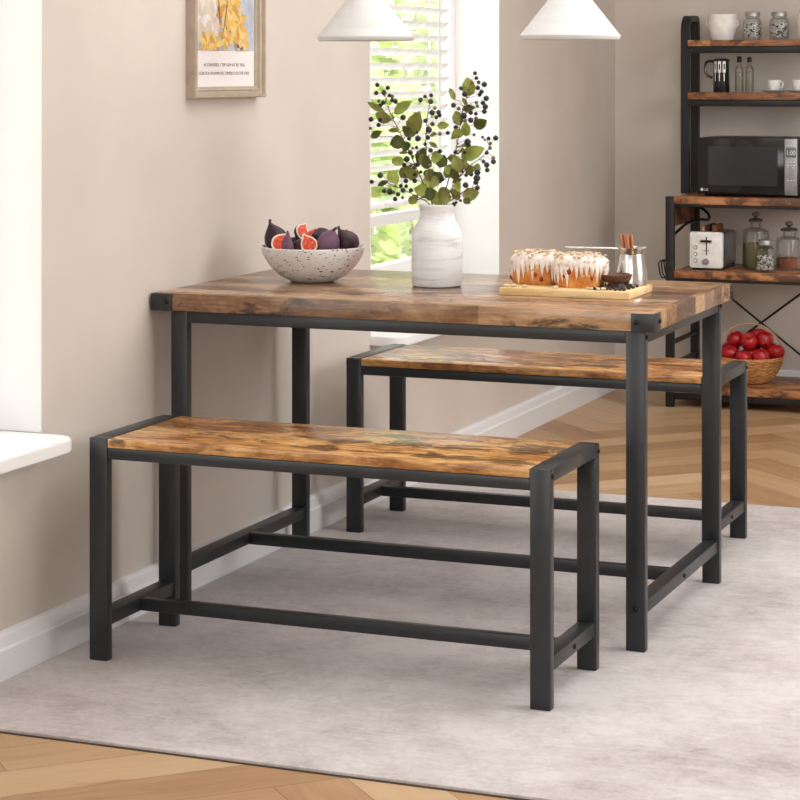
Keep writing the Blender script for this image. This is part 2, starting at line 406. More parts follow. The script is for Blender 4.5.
for sx in (-1, 1):
    for sy in (-1, 1):
        m = MB()
        x0, x1 = sorted((sx*(hx+.0012), sx*(hx-bw))); y0, y1 = sorted((sy*(hy+.0012), sy*(hy-.0018)))
        m.box(x0, x1, y0, y1, TH-TT, TH-.0015, .0008)
        if sy < 0:
            x0, x1 = sorted((sx*(hx+.0012), sx*(hx-.0018))); y0, y1 = sorted((sy*(hy-.0012), sy*(hy-bw)))
            m.box(x0, x1, y0, y1, TH-TT, TH-.0015, .0008)
        br = m.build('corner_bracket', M['metal'], tab)
        b1 = hexbolt().build('bolt', M['bolt'], br, (sx*(hx-bw+.012), sy*(hy+.0012), TH-TT/2)); b1.rotation_euler = (sy*-PI/2, 0, 0)
        if sy < 0: b2 = hexbolt().build('bolt', M['bolt'], br, (sx*(hx+.0012), sy*(hy-bw+.012), TH-TT/2))
        if sy < 0: b2.rotation_euler = (0, sx*PI/2, 0)
for sx, X in ((-1, lx0), (1, lx1)):
    for Y in (-ly+ld*.5, ly-ld*.5):
        b = hexbolt(.0055).build('bolt', M['bolt'], tab, (X, Y, TH-TT-.015)); b.rotation_euler = (0, sx*PI/2, 0)
    b = hexbolt(.0055).build('bolt', M['bolt'], tab, (X-sx*.004, 0, .0935)); b.rotation_euler = (0, sx*PI/2, 0)
for a in xs:
    for sy in (-1, 1):
        b = hexbolt(.0055).build('bolt', M['bolt'], tab, ((a[0]+a[1])/2, sy*ly, .0935)); b.rotation_euler = (sy*-PI/2, 0, 0)

# ------------------------------------------------------------------ benches
BL, BW, BH, bx, by = 1.0527, .3442, .4849, .0439, .0246
bench = thing('dining_bench', 'rustic wood bench with charcoal metal frame in front of the table, nearest the camera', 'bench', (.0842+BL/2, -.3904+BW/2, 0), 0, 'dining benches')
hx, hy = BL/2, BW/2
MB().box(-hx+bx+.0006, hx-bx-.0006, -hy+.001, hy-.001, BH-.021, BH-.0015, .0018).build('seat_board', M['bench'], bench)
for sx in (-1, 1):
    a = sorted((sx*hx, sx*(hx-bx)))
    for sy in (-1, 1):
        b = sorted((sy*hy, sy*(hy-by)))
        MB().box(a[0], a[1], b[0], b[1], 0, BH-.0005, .0025).build('leg', M['metal'], bench)
    MB().box(a[0], a[1], -hy+by, hy-by, BH-.0285, BH, .0022).build('top_rail', M['metal'], bench)
    MB().box(a[0]+.003, a[1]-.003, -hy+by, hy-by, .074, .104, .002).build('foot_rail', M['metal'], bench)
    for sy in (-1, 1):
        b = hexbolt(.0058).build('bolt', M['bolt'], bench, (sx*hx, sy*(hy-by*.5), BH-.016)); b.rotation_euler = (0, sx*PI/2, 0)
    b = hexbolt(.0055).build('bolt', M['bolt'], bench, (sx*(hx-.003), 0, .089)); b.rotation_euler = (0, sx*PI/2, 0)
for sy in (-1, 1):
    b = sorted((sy*(hy-.0015), sy*(hy-by)))
    MB().box(-hx+bx, hx-bx, b[0], b[1], BH-.046, BH-.0215, .002).build('seat_rail', M['metal'], bench)
MB().box(-hx+bx-.004, hx-bx+.004, -.0123, .0123, .074, .102, .002).build('stretcher', M['metal'], bench)
dup(bench, (.0824+BL/2, 1.0384+BW/2, 0), 0, 'rustic wood bench with charcoal metal frame behind the table, farthest from the camera')

# ------------------------------------------------------------------ pendant lamps
def lampmat():
    n = NT('lamp_shade_white'); v = n.coords((1, 1, 6)); h = n.noise(v, 9, 4)
    n.set(Base_Color=n.ramp(h, [(.3, (.60, .60, .595, 1)), (.7, (.67, .67, .665, 1))]), Roughness=.55); return n.mat
M['shade'] = lampmat()
lamp = thing('pendant_lamp', 'white cone pendant lamp on the left, hanging above the bowl and vase', 'lamp', (.387, .45, 1.357), 0, 'pendant lamps over the table')
pr = [(.122, 0), (.1255, .004), (.126, .010), (.122, .0145), (.028, .128), (.022, .139), (.016, .145), (0, .146), (0, .142), (.014, .141), (.024, .126), (.118, .013), (.120, .008), (.119, .002), (.122, 0)]
MB().lathe([(r_*.955, z_) for r_, z_ in pr], 48).build('shade', M['shade'], lamp)
MB().lathe([(0, .146), (.014, .145), (.014, .185), (.009, .192), (0, .193)], 20).build('socket_cap', M['shade'], lamp)
MB().tube([(0, 0, .19), (0, 0, HC-1.357-.02)], .0028, 8).build('cord', M['shade'], lamp)
MB().lathe([(0, HC-1.357-.03), (.05, HC-1.357-.028), (.052, HC-1.357-.001), (0, HC-1.357)], 24).build('canopy', M['shade'], lamp)
MB().ball((0, 0, .075), .028, 2).tube([(0, 0, .095), (0, 0, .142)], .013, 10).build('bulb', plain('bulb_glass', (.9, .89, .86, 1), .3), lamp)
dup(lamp, (.916, .45, 1.357), 0, 'white cone pendant lamp on the right, hanging above the iced cakes')

# ------------------------------------------------------------------ framed print
pic = thing('framed_print', 'framed flower print in a beige-gold moulded frame on the left wall', 'picture frame', (X0, .4915, 1.2135))
fwid, fhei = .408, .62
M['frame'] = plain('champagne_frame', srgb(176, 162, 144), .5, .1)
def molding(mb, w, h, prof):
    # profile: (inset from the outer edge, height off the wall)
    vs = []; n = len(prof)
    for cy, cz, sy, sz in ((-w/2, 0, 1, 1), (w/2, 0, -1, 1), (w/2, h, -1, -1), (-w/2, h, 1, -1)):
        for i, d in prof: vs.append((d, cy+sy*i, cz+sz*i))
    fs = []
    for k in range(4):
        for i in range(n): fs.append([k*n+i, k*n+(i+1) % n, ((k+1) % 4)*n+(i+1) % n, ((k+1) % 4)*n+i])
    mb.add(vs, fs); return mb
molding(MB(), fwid, fhei, [(0, 0), (0, .026), (.002, .029), (.009, .029), (.011, .021), (.018, .020), (.0195, .022), (.022, .021), (.0235, .013), (.027, .012), (.029, .008), (.029, 0)]).build('frame', M['frame'], pic)
ins = .027; pw, ph = fwid-2*ins, fhei-2*ins; zs = ins+.094
M['paper'] = paint('print_paper', srgb(232, 228, 228), .6, .02)
MB().box(.001, .0065, -pw/2, pw/2, ins, ins+ph).build('print_sheet', M['paper'], pic)
def artmat():
    n = NT('print_sky'); v = n.coords((1, 3, 2), rnd=False); h = n.noise(v, 6, 5, .6, 1.2)
    n.set(Base_Color=n.ramp(h, [(.3, srgb(150, 156, 176)), (.5, srgb(176, 182, 196)), (.7, srgb(196, 200, 204))]), Roughness=.6); return n.mat
art = MB(); art.box(.0065, .0072, -pw/2+.004, pw/2-.004, zs, ins+ph-.004)
ra = random.Random(3)
def petal(cy, cz, ang, ln, wd, mi, lift):
    pts = []; N = 7
    for k in range(N+1):
        t = k/N; ww = wd*math.sin(PI*min(1, t*.92+.06))**.8; pts.append((t*ln, ww/2))
    for k in range(N-1, 0, -1): pts.append((k/N*ln, -wd/2*math.sin(PI*min(1, k/N*.92+.06))**.8))
    c, s_ = math.cos(ang), math.sin(ang)
    vs = []
    for x, y in pts:
        Y = cy+x*c-y*s_; Z = cz+x*s_+y*c
        vs.append((.0072+lift, min(max(Y, -pw/2+.005), pw/2-.005), min(max(Z, zs+.001), ins+ph-.005)))
    art.add(vs, [list(range(len(vs)))], mi)
lift = [0]
def flower(cy, cz, R, mis, n, wd, a0=0):
    for k in range(n):
        lift[0] += .000012; petal(cy, cz, a0+2*PI*k/n+ra.uniform(-.15, .15), R*ra.uniform(.8, 1.1), wd, mis[k % len(mis)], .0001+lift[0])
# pale blossoms on the left, yellow ones on the right
for cy, cz, R in ((-.13, zs+.33, .07), (-.07, zs+.30, .06), (-.12, zs+.24, .075), (-.145, zs+.16, .07), (-.09, zs+.15, .075), (-.13, zs+.085, .07), (-.075, zs+.075, .06), (-.05, zs+.21, .055), (-.03, zs+.33, .05)):
    flower(cy, cz, R, (1, 2, 1), 9, R*.55, ra.uniform(0, 1))
for cy, cz, R, n in ((-.105, zs+.012, .05, 9), (-.055, zs+.012, .045, 8), (.0, zs+.03, .04, 7), (.06, zs+.045, .05, 9), (.10, zs+.028, .05, 9), (.015, zs+.115, .078, 11), (.075, zs+.07, .055, 9)):
    flower(cy, cz, R, (3, 4, 5, 4), n, R*.36, ra.uniform(0, 1))
flower(.02, zs+.115, .022, (4, 5), 9, .008); flower(.08, zs+.07, .022, (5, 4), 9, .008); flower(-.10, zs+.215, .02, (3, 5), 7, .010)
flower(.085, zs+.006, .026, (6, 1, 4), 7, .008); flower(-.14, zs+.27, .014, (3,), 5, .008)
for y_, z_, a_ in ((-.01, zs+.05, 1.3), (-.03, zs+.06, 1.7), (.03, zs+.22, 1.2), (.06, zs+.26, .9), (.0, zs+.25, 1.4)):
    lift[0] += .00002; petal(y_, z_, a_, .09, .006, 6 if z_ < zs+.1 else 7, .0001+lift[0])
ac = lambda nme, c: plain(nme, c, .6)
art.build('flower_art', [artmat(), ac('petal_cream', srgb(206, 192, 180)), ac('petal_white', srgb(222, 214, 208)), ac('petal_yellow', srgb(216, 176, 92)), ac('petal_pale_yellow', srgb(226, 194, 124)), ac('petal_orange', srgb(206, 152, 74)), ac('petal_mauve', srgb(110, 90, 100)), ac('stroke_violet', srgb(150, 148, 170))], pic)
M['ink'] = plain('ink_grey', srgb(120, 112, 112), .7)
def text(body, size, mat, parent, loc, rot, name='lettering', ext=.0002, align='CENTER', sx=1):
    c = bpy.data.curves.new(name, 'FONT'); c.body = body; c.size = size; c.extrude = ext; c.align_x = align
    o = bpy.data.objects.new(name+'_curve', c); COL.objects.link(o); dg = bpy.context.evaluated_depsgraph_get(); dg.update()
    me = bpy.data.meshes.new_from_object(o.evaluated_get(dg)); bpy.data.objects.remove(o); me.materials.clear(); me.materials.append(mat)
    for v in me.vertices: v.co.x *= sx
    q = bpy.data.objects.new(name, me); COL.objects.link(q); q.parent = parent; q.location = loc; q.rotation_euler = rot; return q
text('ACONVISBEL CTIP GLM AT RE TIGE', .0115, M['ink'], pic, (.0068, 0, ins+.0535), (PI/2, 0, PI/2), sx=1.3)
text('EUBUXA PAAMMOSS, DIMER O SO DE DUE', .0115, M['ink'], pic, (.0068, 0, ins+.032), (PI/2, 0, PI/2), sx=1.33)

# ------------------------------------------------------------------ fruit bowl and figs
def speckle():
    n = NT('speckled_stone'); v = n.coords(rnd=False)
    vo = n.n('ShaderNodeTexVoronoi'); vo.inputs['Scale'].default_value = 85; vo.inputs['Randomness'].default_value = 1
    sq = n.coords((1, 1, 2.2), rnd=False); wv = n.n('ShaderNodeVectorMath', operation='ADD'); nz = n.n('ShaderNodeTexNoise'); nz.inputs['Scale'].default_value = 70
    sc = n.n('ShaderNodeVectorMath', operation='SCALE'); sc.inputs[3].default_value = .02; n.l(sq, nz.inputs['Vector']); n.l(nz.outputs[1], sc.inputs[0])
    n.l(sq, wv.inputs[0]); n.l(sc.outputs[0], wv.inputs[1]); n.l(wv.outputs[0], vo.inputs['Vector'])
    sp = n.ramp(vo.outputs['Distance'], [(.24, (1, 1, 1, 1)), (.32, (0, 0, 0, 1))])
    pick = n.ramp(vo.outputs['Color'], [(.48, (0, 0, 0, 1)), (.5, (1, 1, 1, 1))])
    d = n.mix(1.0, sp, pick, 'MULTIPLY')
    base = n.ramp(n.noise(v, 14, 5, .6), [(.3, srgb(222, 219, 215)), (.7, srgb(240, 238, 236))])
    n.set(Base_Color=n.mix(d, base, srgb(58, 52, 52)), Roughness=.75); n.bump(n.noise(v, 60, 4), .2, .003); return n.mat
bowl = thing('fruit_bowl', 'round white speckled stone bowl full of figs on the table', 'bowl', (.2188, .5055, .75))
MB().lathe([(0, 0), (.05, 0), (.058, .002), (.085, .016), (.110, .040), (.126, .066), (.1335, .086), (.1335, .0885), (.131, .0895), (.128, .0885), (.122, .072), (.105, .062), (.07, .057), (0, .055)], 64).build('body', speckle(), bowl)
def figmat():
    n = NT('fig_skin'); v = n.coords((1, 1, 1)); st = n.noise(n.coords((60, 60, 6)), 1.2, 4, .6); b = n.noise(v, 25, 3)
    m = n.mix(.5, st, b); n.set(Base_Color=n.ramp(m, [(.3, srgb(38, 24, 32)), (.5, srgb(62, 40, 52)), (.7, srgb(104, 74, 92))]), Roughness=.42, Specular_IOR_Level=.4); return n.mat
def fleshmat():
    n = NT('fig_flesh'); tc = n.coords((1, 1, 1), rnd=False); h = n.noise(tc, 160, 4, .7)
    n.set(Base_Color=n.ramp(h, [(.3, srgb(170, 30, 24)), (.5, srgb(222, 70, 46)), (.68, srgb(240, 140, 100))]), Roughness=.35); n.bump(h, .4, .003); return n.mat
M['fig'] = figmat(); M['figp'] = plain('fig_purple', srgb(112, 80, 104), .45); M['flesh'] = fleshmat(); M['rind'] = plain('fig_rind', srgb(238, 222, 206), .5)
def figprof(r):
    return [(0, -r*.98), (r*.35, -r*.93), (r*.72, -r*.68), (r*.97, -r*.2), (r*.98, r*.1), (r*.84, r*.52), (r*.55, r*.9), (r*.3, r*1.15), (r*.17, r*1.34), (r*.14, r*1.5), (0, r*1.52)]
def whole_fig(label, loc, r, rot, skin='fig'):
    t = thing('fig', label, 'fig', loc, 0, 'figs in the bowl'); t.rotation_euler = rot
    MB().lathe(figprof(r)[:-2]+[(0, r*1.36)], 24, 0, None, lambda a, z: 1+.03*math.sin(5*a+1)).build('skin', M[skin], t)
    MB().tube([(0, 0, r*1.3), (r*.05, 0, r*1.5), (r*.14, 0, r*1.68)], [r*.15, r*.11, r*.13], 8).build('stem', M['fig'], t)
    return t
def cut_fig(label, loc, r, rot, frac=1.0, skin='fig'):
    # a wedge or half with the cut face towards local -Y
    t = thing('cut_fig', label, 'fig', loc, 0, 'cut figs in the bowl'); t.rotation_euler = rot
    pf = figprof(r); N = 12; m = MB(); vs = []; n = len(pf)
    for k in range(N+1):
        a = PI*frac*k/N
        for (q, z) in pf: vs.append((q*math.cos(a), q*math.sin(a), z))
    m.add(vs, [[k*n+i, (k+1)*n+i, (k+1)*n+i+1, k*n+i+1] for k in range(N) for i in range(n-1)], 0, True)
    m.build('skin', M[skin], t)
    def cap(scale, d, mat, name):
        c = MB(); prf = [(q*scale, (z-.1*r)*scale+.1*r) for q, z in pf]
        if frac > .9:
            c.add([(q, -d, z) for q, z in prf]+[(-q, -d, z) for q, z in prf[1:-1][::-1]], [list(range(2*n-2))])
        else:
            for a in (0, PI*frac):
                o = Vector((math.sin(a)*d, -math.cos(a)*d, 0)) if a == 0 else Vector((-math.sin(a)*d, math.cos(a)*d, 0))
                c.add([Vector((q*math.cos(a), q*math.sin(a), z))+o for q, z in prf]+[Vector((0, 0, pf[-1][1]*scale))+o, Vector((0, 0, pf[0][1]*scale))+o], [list(range(n+2))])
        c.build(name, mat, t)
    cap(.985, .0003, M['rind'], 'rind'); cap(.80, .0011, M['flesh'], 'flesh'); return t
bz = .75
whole_fig('large whole dark fig at the left rim of the bowl, stem up', (.124, .487, 0.855), .031, (.12, -.35, .2))
cut_fig('halved fig with red flesh beside the large dark fig at the left', (.160, .437, 0.848), .025, (-.4, .7, .35))
cut_fig('purple fig quarter lying skin side out at the front middle of the bowl', (.193, .428, 0.846), .025, (-.1, .2, 3.5), .6, 'figp')
cut_fig('small fig half at the back left showing a red cut top', (.178, .53, 0.871), .022, (-.5, .7, .9))
cut_fig('red fig wedge in the middle of the pile', (.212, .49, 0.869), .021, (-.5, .9, .3), .6)
whole_fig('whole dark fig in the middle of the bowl behind the cut pieces', (.236, .52, 0.859), .027, (1.3, .5, -.3))
cut_fig('fig half with pale rind and red flesh at the front right of centre', (.243, .428, 0.848), .022, (-.35, -.5, .5))
cut_fig('red fig wedge at the back right of the bowl', (.275, .545, 0.865), .021, (-.6, .8, .1), .6)
whole_fig('plump purple fig at the right front of the bowl', (.285, .452, 0.853), .029, (.35, .5, .1), 'figp')
whole_fig('dark fig leaning on the right rim of the bowl', (.316, .504, 0.851), .0285, (.2, -.6, .3))
for x, y, a in ((.155, .54, 1.5), (.20, .475, 1.2), (.262, .49, 1.4), (.215, .57, 1.5)):
    whole_fig('dark fig buried in the lower layer of the bowl', (x, y, bz+.084), .025, (a, .3*x*10, x*20))

# ------------------------------------------------------------------ vase with berry branches
def vasemat():
    n = NT('whitewashed_vase'); v = n.coords((3, 3, 26), rnd=False); h = n.noise(v, 2.4, 6, .65, .5); f = n.noise(n.coords(rnd=False), 40, 4)
    n.set(Base_Color=n.ramp(h, [(.34, srgb(204, 204, 206)), (.47, srgb(230, 231, 233)), (.62, srgb(238, 239, 242))]), Roughness=.6); n.bump(n.mix(.4, h, f), .35, .004); return n.mat
vz = thing('vase', 'whitewashed bottle shaped vase holding berry branches on the table', 'vase', (.5566, .5005, .75))
MB().lathe([(0, 0), (.054, 0), (.0605, .003), (.063, .012), (.0635, .06), (.0635, .115), (.062, .13), (.057, .144), (.049, .157), (.0445, .166), (.0425, .176), (.0425, .188), (.0455, .196), (.0465, .2005), (.0445, .203), (.041, .2015), (.0385, .195), (.0385, .17), (.053, .14), (.058, .11), (.058, .02), (0, .012)], 56).build('body', vasemat(), vz)
SPRAY = [
 dict(stem=[(-0.0182, 0.02, 0.1939), (-0.046, 0.03, 0.2476), (-0.0794, 0.04, 0.3091), (-0.1184, 0.05, 0.3761), (-0.1496, 0.06, 0.4285), (-0.1673, 0.07, 0.4662)],
  berries=[(-0.1904, 0.0754, 0.4968, 0.0061), (-0.164, 0.0806, 0.4895, 0.0061), (-0.1966, 0.083, 0.4763, 0.0061), (-0.1779, 0.0895, 0.4775, 0.0073), (-0.1591, 0.0806, 0.47, 0.0052), (-0.1547, 0.0875, 0.4676, 0.0052), (-0.138, 0.0459, 0.4587, 0.0061), (-0.1362, 0.0638, 0.4554, 0.0066), (-0.1919, 0.0885, 0.4562, 0.0047), (-0.1735, 0.0736, 0.4522, 0.0061), (-0.1852, 0.0836, 0.4449, 0.0061), (-0.1942, 0.043, 0.4099, 0.007), (-0.1758, 0.0574, 0.4086, 0.0061), (-0.175, 0.0459, 0.3958, 0.0061), (-0.203, 0.0592, 0.3869, 0.0042), (-0.1413, 0.0604, 0.4135, 0.0042), (-0.1041, 0.034, 0.4155, 0.0073), (-0.1011, 0.0682, 0.3617, 0.0059), (-0.0827, 0.0471, 0.3386, 0.0038), (-0.0627, 0.0217, 0.3413, 0.0047), (-0.0589, 0.0216, 0.3292, 0.0047), (-0.0817, 0.0285, 0.3275, 0.0066), (-0.0882, 0.0611, 0.3168, 0.0047), (-0.0915, 0.0278, 0.3114, 0.0084), (-0.1075, 0.0509, 0.2957, 0.0061), (-0.0918, 0.0574, 0.2945, 0.0047), (-0.0826, 0.0567, 0.2888, 0.0059), (-0.0638, 0.031, 0.2984, 0.0066), (-0.1004, 0.0471, 0.2724, 0.0077), (-0.0626, 0.0506, 0.2788, 0.0047), (-0.0649, 0.0145, 0.2745, 0.0047), (-0.065, 0.0147, 0.2581, 0.0066), (-0.0541, 0.048, 0.2216, 0.0089)],
  leaves=[(-0.1639, 0.0532, 0.4301, -0.2076, 0.0475, 0.4536, 0.0145, 1), (-0.1337, 0.0447, 0.4257, -0.0814, 0.0373, 0.4567, 0.0246, 2), (-0.1542, 0.0765, 0.4095, -0.2105, 0.1041, 0.4205, 0.027, 1), (-0.2021, 0.0589, 0.3644, -0.17, 0.0588, 0.379, 0.0176, 0), (-0.0857, 0.042, 0.3767, -0.0535, 0.0173, 0.4302, 0.0364, 1), (-0.1474, 0.044, 0.3819, -0.1236, 0.0609, 0.3841, 0.0117, 1), (-0.1253, 0.0524, 0.3355, -0.1257, 0.0501, 0.3722, 0.0333, 0), (-0.1104, 0.0531, 0.3003, -0.147, 0.062, 0.3089, 0.0246, 2), (-0.0677, 0.0507, 0.2975, -0.0479, 0.0417, 0.3416, 0.027, 0), (-0.0923, 0.0522, 0.2936, -0.1252, 0.0744, 0.2602, 0.0293, 1), (-0.0565, 0.038, 0.2478, -0.0209, 0.0666, 0.2589, 0.0282, 2), (-0.12, 0.0454, 0.3264, -0.0855, 0.0254, 0.3275, 0.0066, 1)]),
 dict(stem=[(-0.0082, -0.02, 0.1965), (-0.0387, -0.03, 0.221), (-0.072, -0.04, 0.2381), (-0.1105, -0.05, 0.2552)],
  berries=[(-0.0745, -0.0215, 0.2596, 0.0066), (-0.1285, -0.057, 0.2742, 0.0077), (-0.156, -0.0451, 0.2573, 0.0059), (-0.1281, -0.0316, 0.234, 0.0061), (-0.104, -0.0541, 0.234, 0.0082), (-0.1052, -0.0263, 0.2309, 0.0047), (-0.0879, -0.0402, 0.2271, 0.0061), (-0.0911, -0.0508, 0.216, 0.0063), (-0.076, -0.0506, 0.2487, 0.0054), (-0.088, -0.0598, 0.2484, 0.0047), (-0.0672, -0.059, 0.2384, 0.0066), (-0.0599, -0.0553, 0.2488, 0.0052), (-0.0584, -0.0276, 0.237, 0.0059), (-0.0706, -0.0535, 0.2196, 0.0042)],
  leaves=[(-0.1117, -0.0381, 0.2852, -0.0868, -0.0472, 0.2525, 0.027, 2), (-0.1142, -0.0442, 0.2599, -0.1451, -0.03, 0.2471, 0.0122, 0), (-0.0684, -0.015, 0.2036, -0.0451, -0.0139, 0.225, 0.0199, 2)]),
 dict(stem=[(-0.0064, 0.01, 0.1948), (-0.0166, -0.005, 0.2622), (-0.0214, -0.02, 0.3369), (-0.013, -0.035, 0.4114), (0.0006, -0.05, 0.4535)],
  berries=[(-0.0196, -0.0625, 0.4613, 0.0061), (-0.0088, -0.0597, 0.4693, 0.0049), (-0.0035, -0.0317, 0.4718, 0.0056), (-0.0022, -0.0383, 0.4569, 0.0073), (0.0086, -0.057, 0.4301, 0.0073), (0.007, -0.0333, 0.4407, 0.0049), (0.0266, -0.0592, 0.431, 0.0061), (0.0203, -0.0359, 0.4236, 0.0061), (0.0189, -0.055, 0.4182, 0.0049), (-0.0088, -0.0565, 0.41, 0.0059), (-0.0055, -0.0167, 0.4011, 0.0059), (-0.0054, -0.043, 0.3878, 0.0084), (-0.037, -0.0411, 0.3805, 0.004), (-0.0469, -0.0092, 0.3645, 0.008), (-0.0107, -0.0355, 0.368, 0.0061), (0.0262, -0.0495, 0.378, 0.0052), (-0.0207, -0.0288, 0.3516, 0.0052), (-0.007, -0.0259, 0.3362, 0.0061), (0.0133, -0.0173, 0.3338, 0.0056), (-0.0097, -0.0024, 0.3114, 0.0047), (-0.0081, -0.0294, 0.2993, 0.0052), (-0.0298, 0.0046, 0.2778, 0.0084), (0.0219, -0.0346, 0.3345, 0.0052)],
  leaves=[(0.0056, -0.0144, 0.3965, 0.0355, -0.0054, 0.3989, 0.0176, 2), (-0.0086, -0.026, 0.3758, 0.0156, -0.041, 0.3753, 0.0129, 1), (-0.0179, -0.0103, 0.3552, -0.003, 0.0159, 0.3418, 0.0099, 1), (0.0069, -0.0016, 0.2927, 0.0141, 0.0122, 0.3247, 0.027, 0), (-0.0053, 0.011, 0.2315, 0.0128, -0.0173, 0.1975, 0.0293, 2), (-0.0116, -0.0181, 0.2606, 0.0133, -0.0216, 0.2532, 0.0293, 1)]),
 dict(stem=[(0.0106, 0.0, 0.1957), (0.0306, 0.01, 0.2748), (0.0454, 0.02, 0.3489), (0.0549, 0.03, 0.423), (0.0724, 0.04, 0.4973)],
  berries=[(0.0782, 0.0603, 0.5265, 0.0054), (0.0886, 0.0417, 0.5144, 0.0054), (0.0921, 0.0478, 0.5039, 0.0052), (0.1147, 0.027, 0.4987, 0.0073), (0.0861, 0.0591, 0.4899, 0.0063), (0.1002, 0.0473, 0.4807, 0.0061), (0.0913, 0.0584, 0.4736, 0.0056), (0.1099, 0.0545, 0.464, 0.0075), (0.0523, 0.0294, 0.4893, 0.0054), (0.0618, 0.0306, 0.4745, 0.0073), (0.0369, 0.0176, 0.4471, 0.0066), (0.051, 0.0161, 0.4391, 0.0052), (0.0978, 0.016, 0.4544, 0.0049), (0.1112, 0.0267, 0.4532, 0.0066), (0.0922, 0.0386, 0.4455, 0.0047), (0.1223, 0.0127, 0.4442, 0.0073), (0.1099, 0.0408, 0.4321, 0.0068), (0.0801, 0.0243, 0.4287, 0.0059), (0.094, 0.0232, 0.4265, 0.0052), (0.0872, 0.0437, 0.4145, 0.0052), (0.0599, 0.0289, 0.4204, 0.0084), (0.0814, 0.0206, 0.4103, 0.0073), (0.0642, 0.0273, 0.4077, 0.0052), (0.0368, 0.0347, 0.3921, 0.0059), (0.0442, 0.0078, 0.4056, 0.0038), (0.0812, 0.0451, 0.3737, 0.0042), (0.0151, 0.0361, 0.3779, 0.0056), (0.0796, 0.002, 0.3572, 0.0089), (0.0687, 0.0387, 0.3466, 0.007), (0.0494, -0.003, 0.3315, 0.0052), (0.0664, 0.018, 0.3315, 0.0047), (0.0257, 0.031, 0.3214, 0.0047), (0.0515, 0.025, 0.3062, 0.0042), (0.0489, 0.0185, 0.2914, 0.0052), (0.0172, -0.0091, 0.2654, 0.0061)],
  leaves=[(0.0679, 0.0513, 0.4701, 0.0635, 0.043, 0.5167, 0.031, 2), (0.0302, 0.0456, 0.4607, 0.0091, 0.0621, 0.4896, 0.0129, 1), (0.064, 0.0415, 0.4492, 0.0468, 0.0513, 0.4653, 0.0099, 1), (0.0513, 0.0423, 0.4375, 0.0901, 0.0341, 0.4414, 0.0164, 0), (0.0848, 0.0353, 0.3961, 0.1238, 0.0221, 0.4106, 0.0263, 0), (0.0535, 0.0261, 0.3983, 0.0314, 0.0423, 0.4327, 0.0246, 1), (0.0666, 0.031, 0.3705, 0.0686, 0.0186, 0.4079, 0.0216, 2), (0.0415, 0.0251, 0.3634, 0.0523, -0.0042, 0.3898, 0.0293, 2), (0.0574, 0.0154, 0.3183, 0.1148, 0.0269, 0.3418, 0.0317, 2), (0.0197, -0.0026, 0.2825, 0.0344, 0.0142, 0.2901, 0.0199, 2)]),
 dict(stem=[(0.0196, -0.01, 0.1965), (0.0575, -0.02, 0.2594), (0.0925, -0.03, 0.2972), (0.1324, -0.04, 0.3226), (0.1565, -0.05, 0.3476)],
  berries=[(0.1447, -0.071, 0.3718, 0.0038), (0.149, -0.039, 0.3676, 0.0052), (0.1657, -0.0348, 0.3688, 0.007), (0.1498, -0.0699, 0.3658, 0.0035), (0.1502, -0.0286, 0.3555, 0.0042), (0.1558, -0.0478, 0.3448, 0.0052), (0.1477, -0.049, 0.3333, 0.0054), (0.1672, -0.0565, 0.3213, 0.0052), (0.1614, -0.0386, 0.3115, 0.0068), (0.1307, -0.0248, 0.3109, 0.0052), (0.1451, -0.0415, 0.3034, 0.007), (0.1463, -0.0415, 0.2908, 0.0061), (0.0649, -0.0084, 0.2996, 0.0047), (0.073, -0.0136, 0.2839, 0.0042), (0.1187, -0.0354, 0.2844, 0.0082), (0.0923, -0.0061, 0.2781, 0.0059), (0.0804, -0.0105, 0.2758, 0.0047), (0.0391, 0.0049, 0.2315, 0.0033), (0.0409, -0.0164, 0.2223, 0.0033)],
  leaves=[(0.0778, -0.0267, 0.3063, 0.0949, -0.0167, 0.289, 0.0145, 1), (0.1078, -0.0356, 0.298, 0.1258, -0.0282, 0.2911, 0.0199, 1), (0.0561, -0.0145, 0.2617, 0.0697, -0.0314, 0.2363, 0.0169, 2), (0.0453, -0.0119, 0.2579, 0.067, -0.004, 0.266, 0.0145, 0)]),
 dict(stem=[(0.0137, 0.02, 0.1947), (0.046, -0.01, 0.2168), (0.0883, -0.04, 0.2389), (0.1328, -0.07, 0.2534)],
  berries=[(0.1354, -0.0854, 0.2732, 0.0089), (0.1215, -0.0535, 0.2613, 0.007), (0.0953, -0.0548, 0.254, 0.0075), (0.1308, -0.0692, 0.2486, 0.0066), (0.0454, -0.0021, 0.2031, 0.0059), (0.0513, -0.0015, 0.2079, 0.0038), (0.0699, -0.022, 0.214, 0.0038)],
  leaves=[(0.0752, -0.0195, 0.2255, 0.1149, -0.0113, 0.2351, 0.0293, 1), (0.0877, -0.0472, 0.2203, 0.1053, -0.0489, 0.2083, 0.0153, 0)]),
]

def leafm(name, a, b):
    n = NT(name); h = n.noise(n.coords(), 40, 4, .6); n.set(Base_Color=n.ramp(h, [(.35, a), (.68, b)]), Roughness=.5, Specular_IOR_Level=.35); return n.mat
LM = [leafm('leaf_dark', srgb(70, 78, 34), srgb(96, 104, 48)), leafm('leaf_olive', srgb(116, 122, 56), srgb(146, 150, 82)), leafm('leaf_bright', srgb(132, 146, 58), srgb(164, 174, 92))]
M['berry'] = plain('berry_blue_black', (.018, .016, .026, 1), .38, 0, .45); M['berrygrey'] = plain('berry_green_brown', srgb(104, 96, 84), .5)
M['twig'] = plain('twig_brown', srgb(112, 84, 58), .7)
SL = ['tall left branch with dark berries reaching the upper left of the vase', 'low left branch with dark berries hanging out to the left of the vase', 'middle branch with dark berries standing straight up from the vase', 'tallest branch with dark berries and green leaves at the upper right of the vase', 'right branch with dark berries and a large pale leaf leaning to the right', 'short low branch with dark berries just above the right of the vase mouth']
rl = random.Random(9)
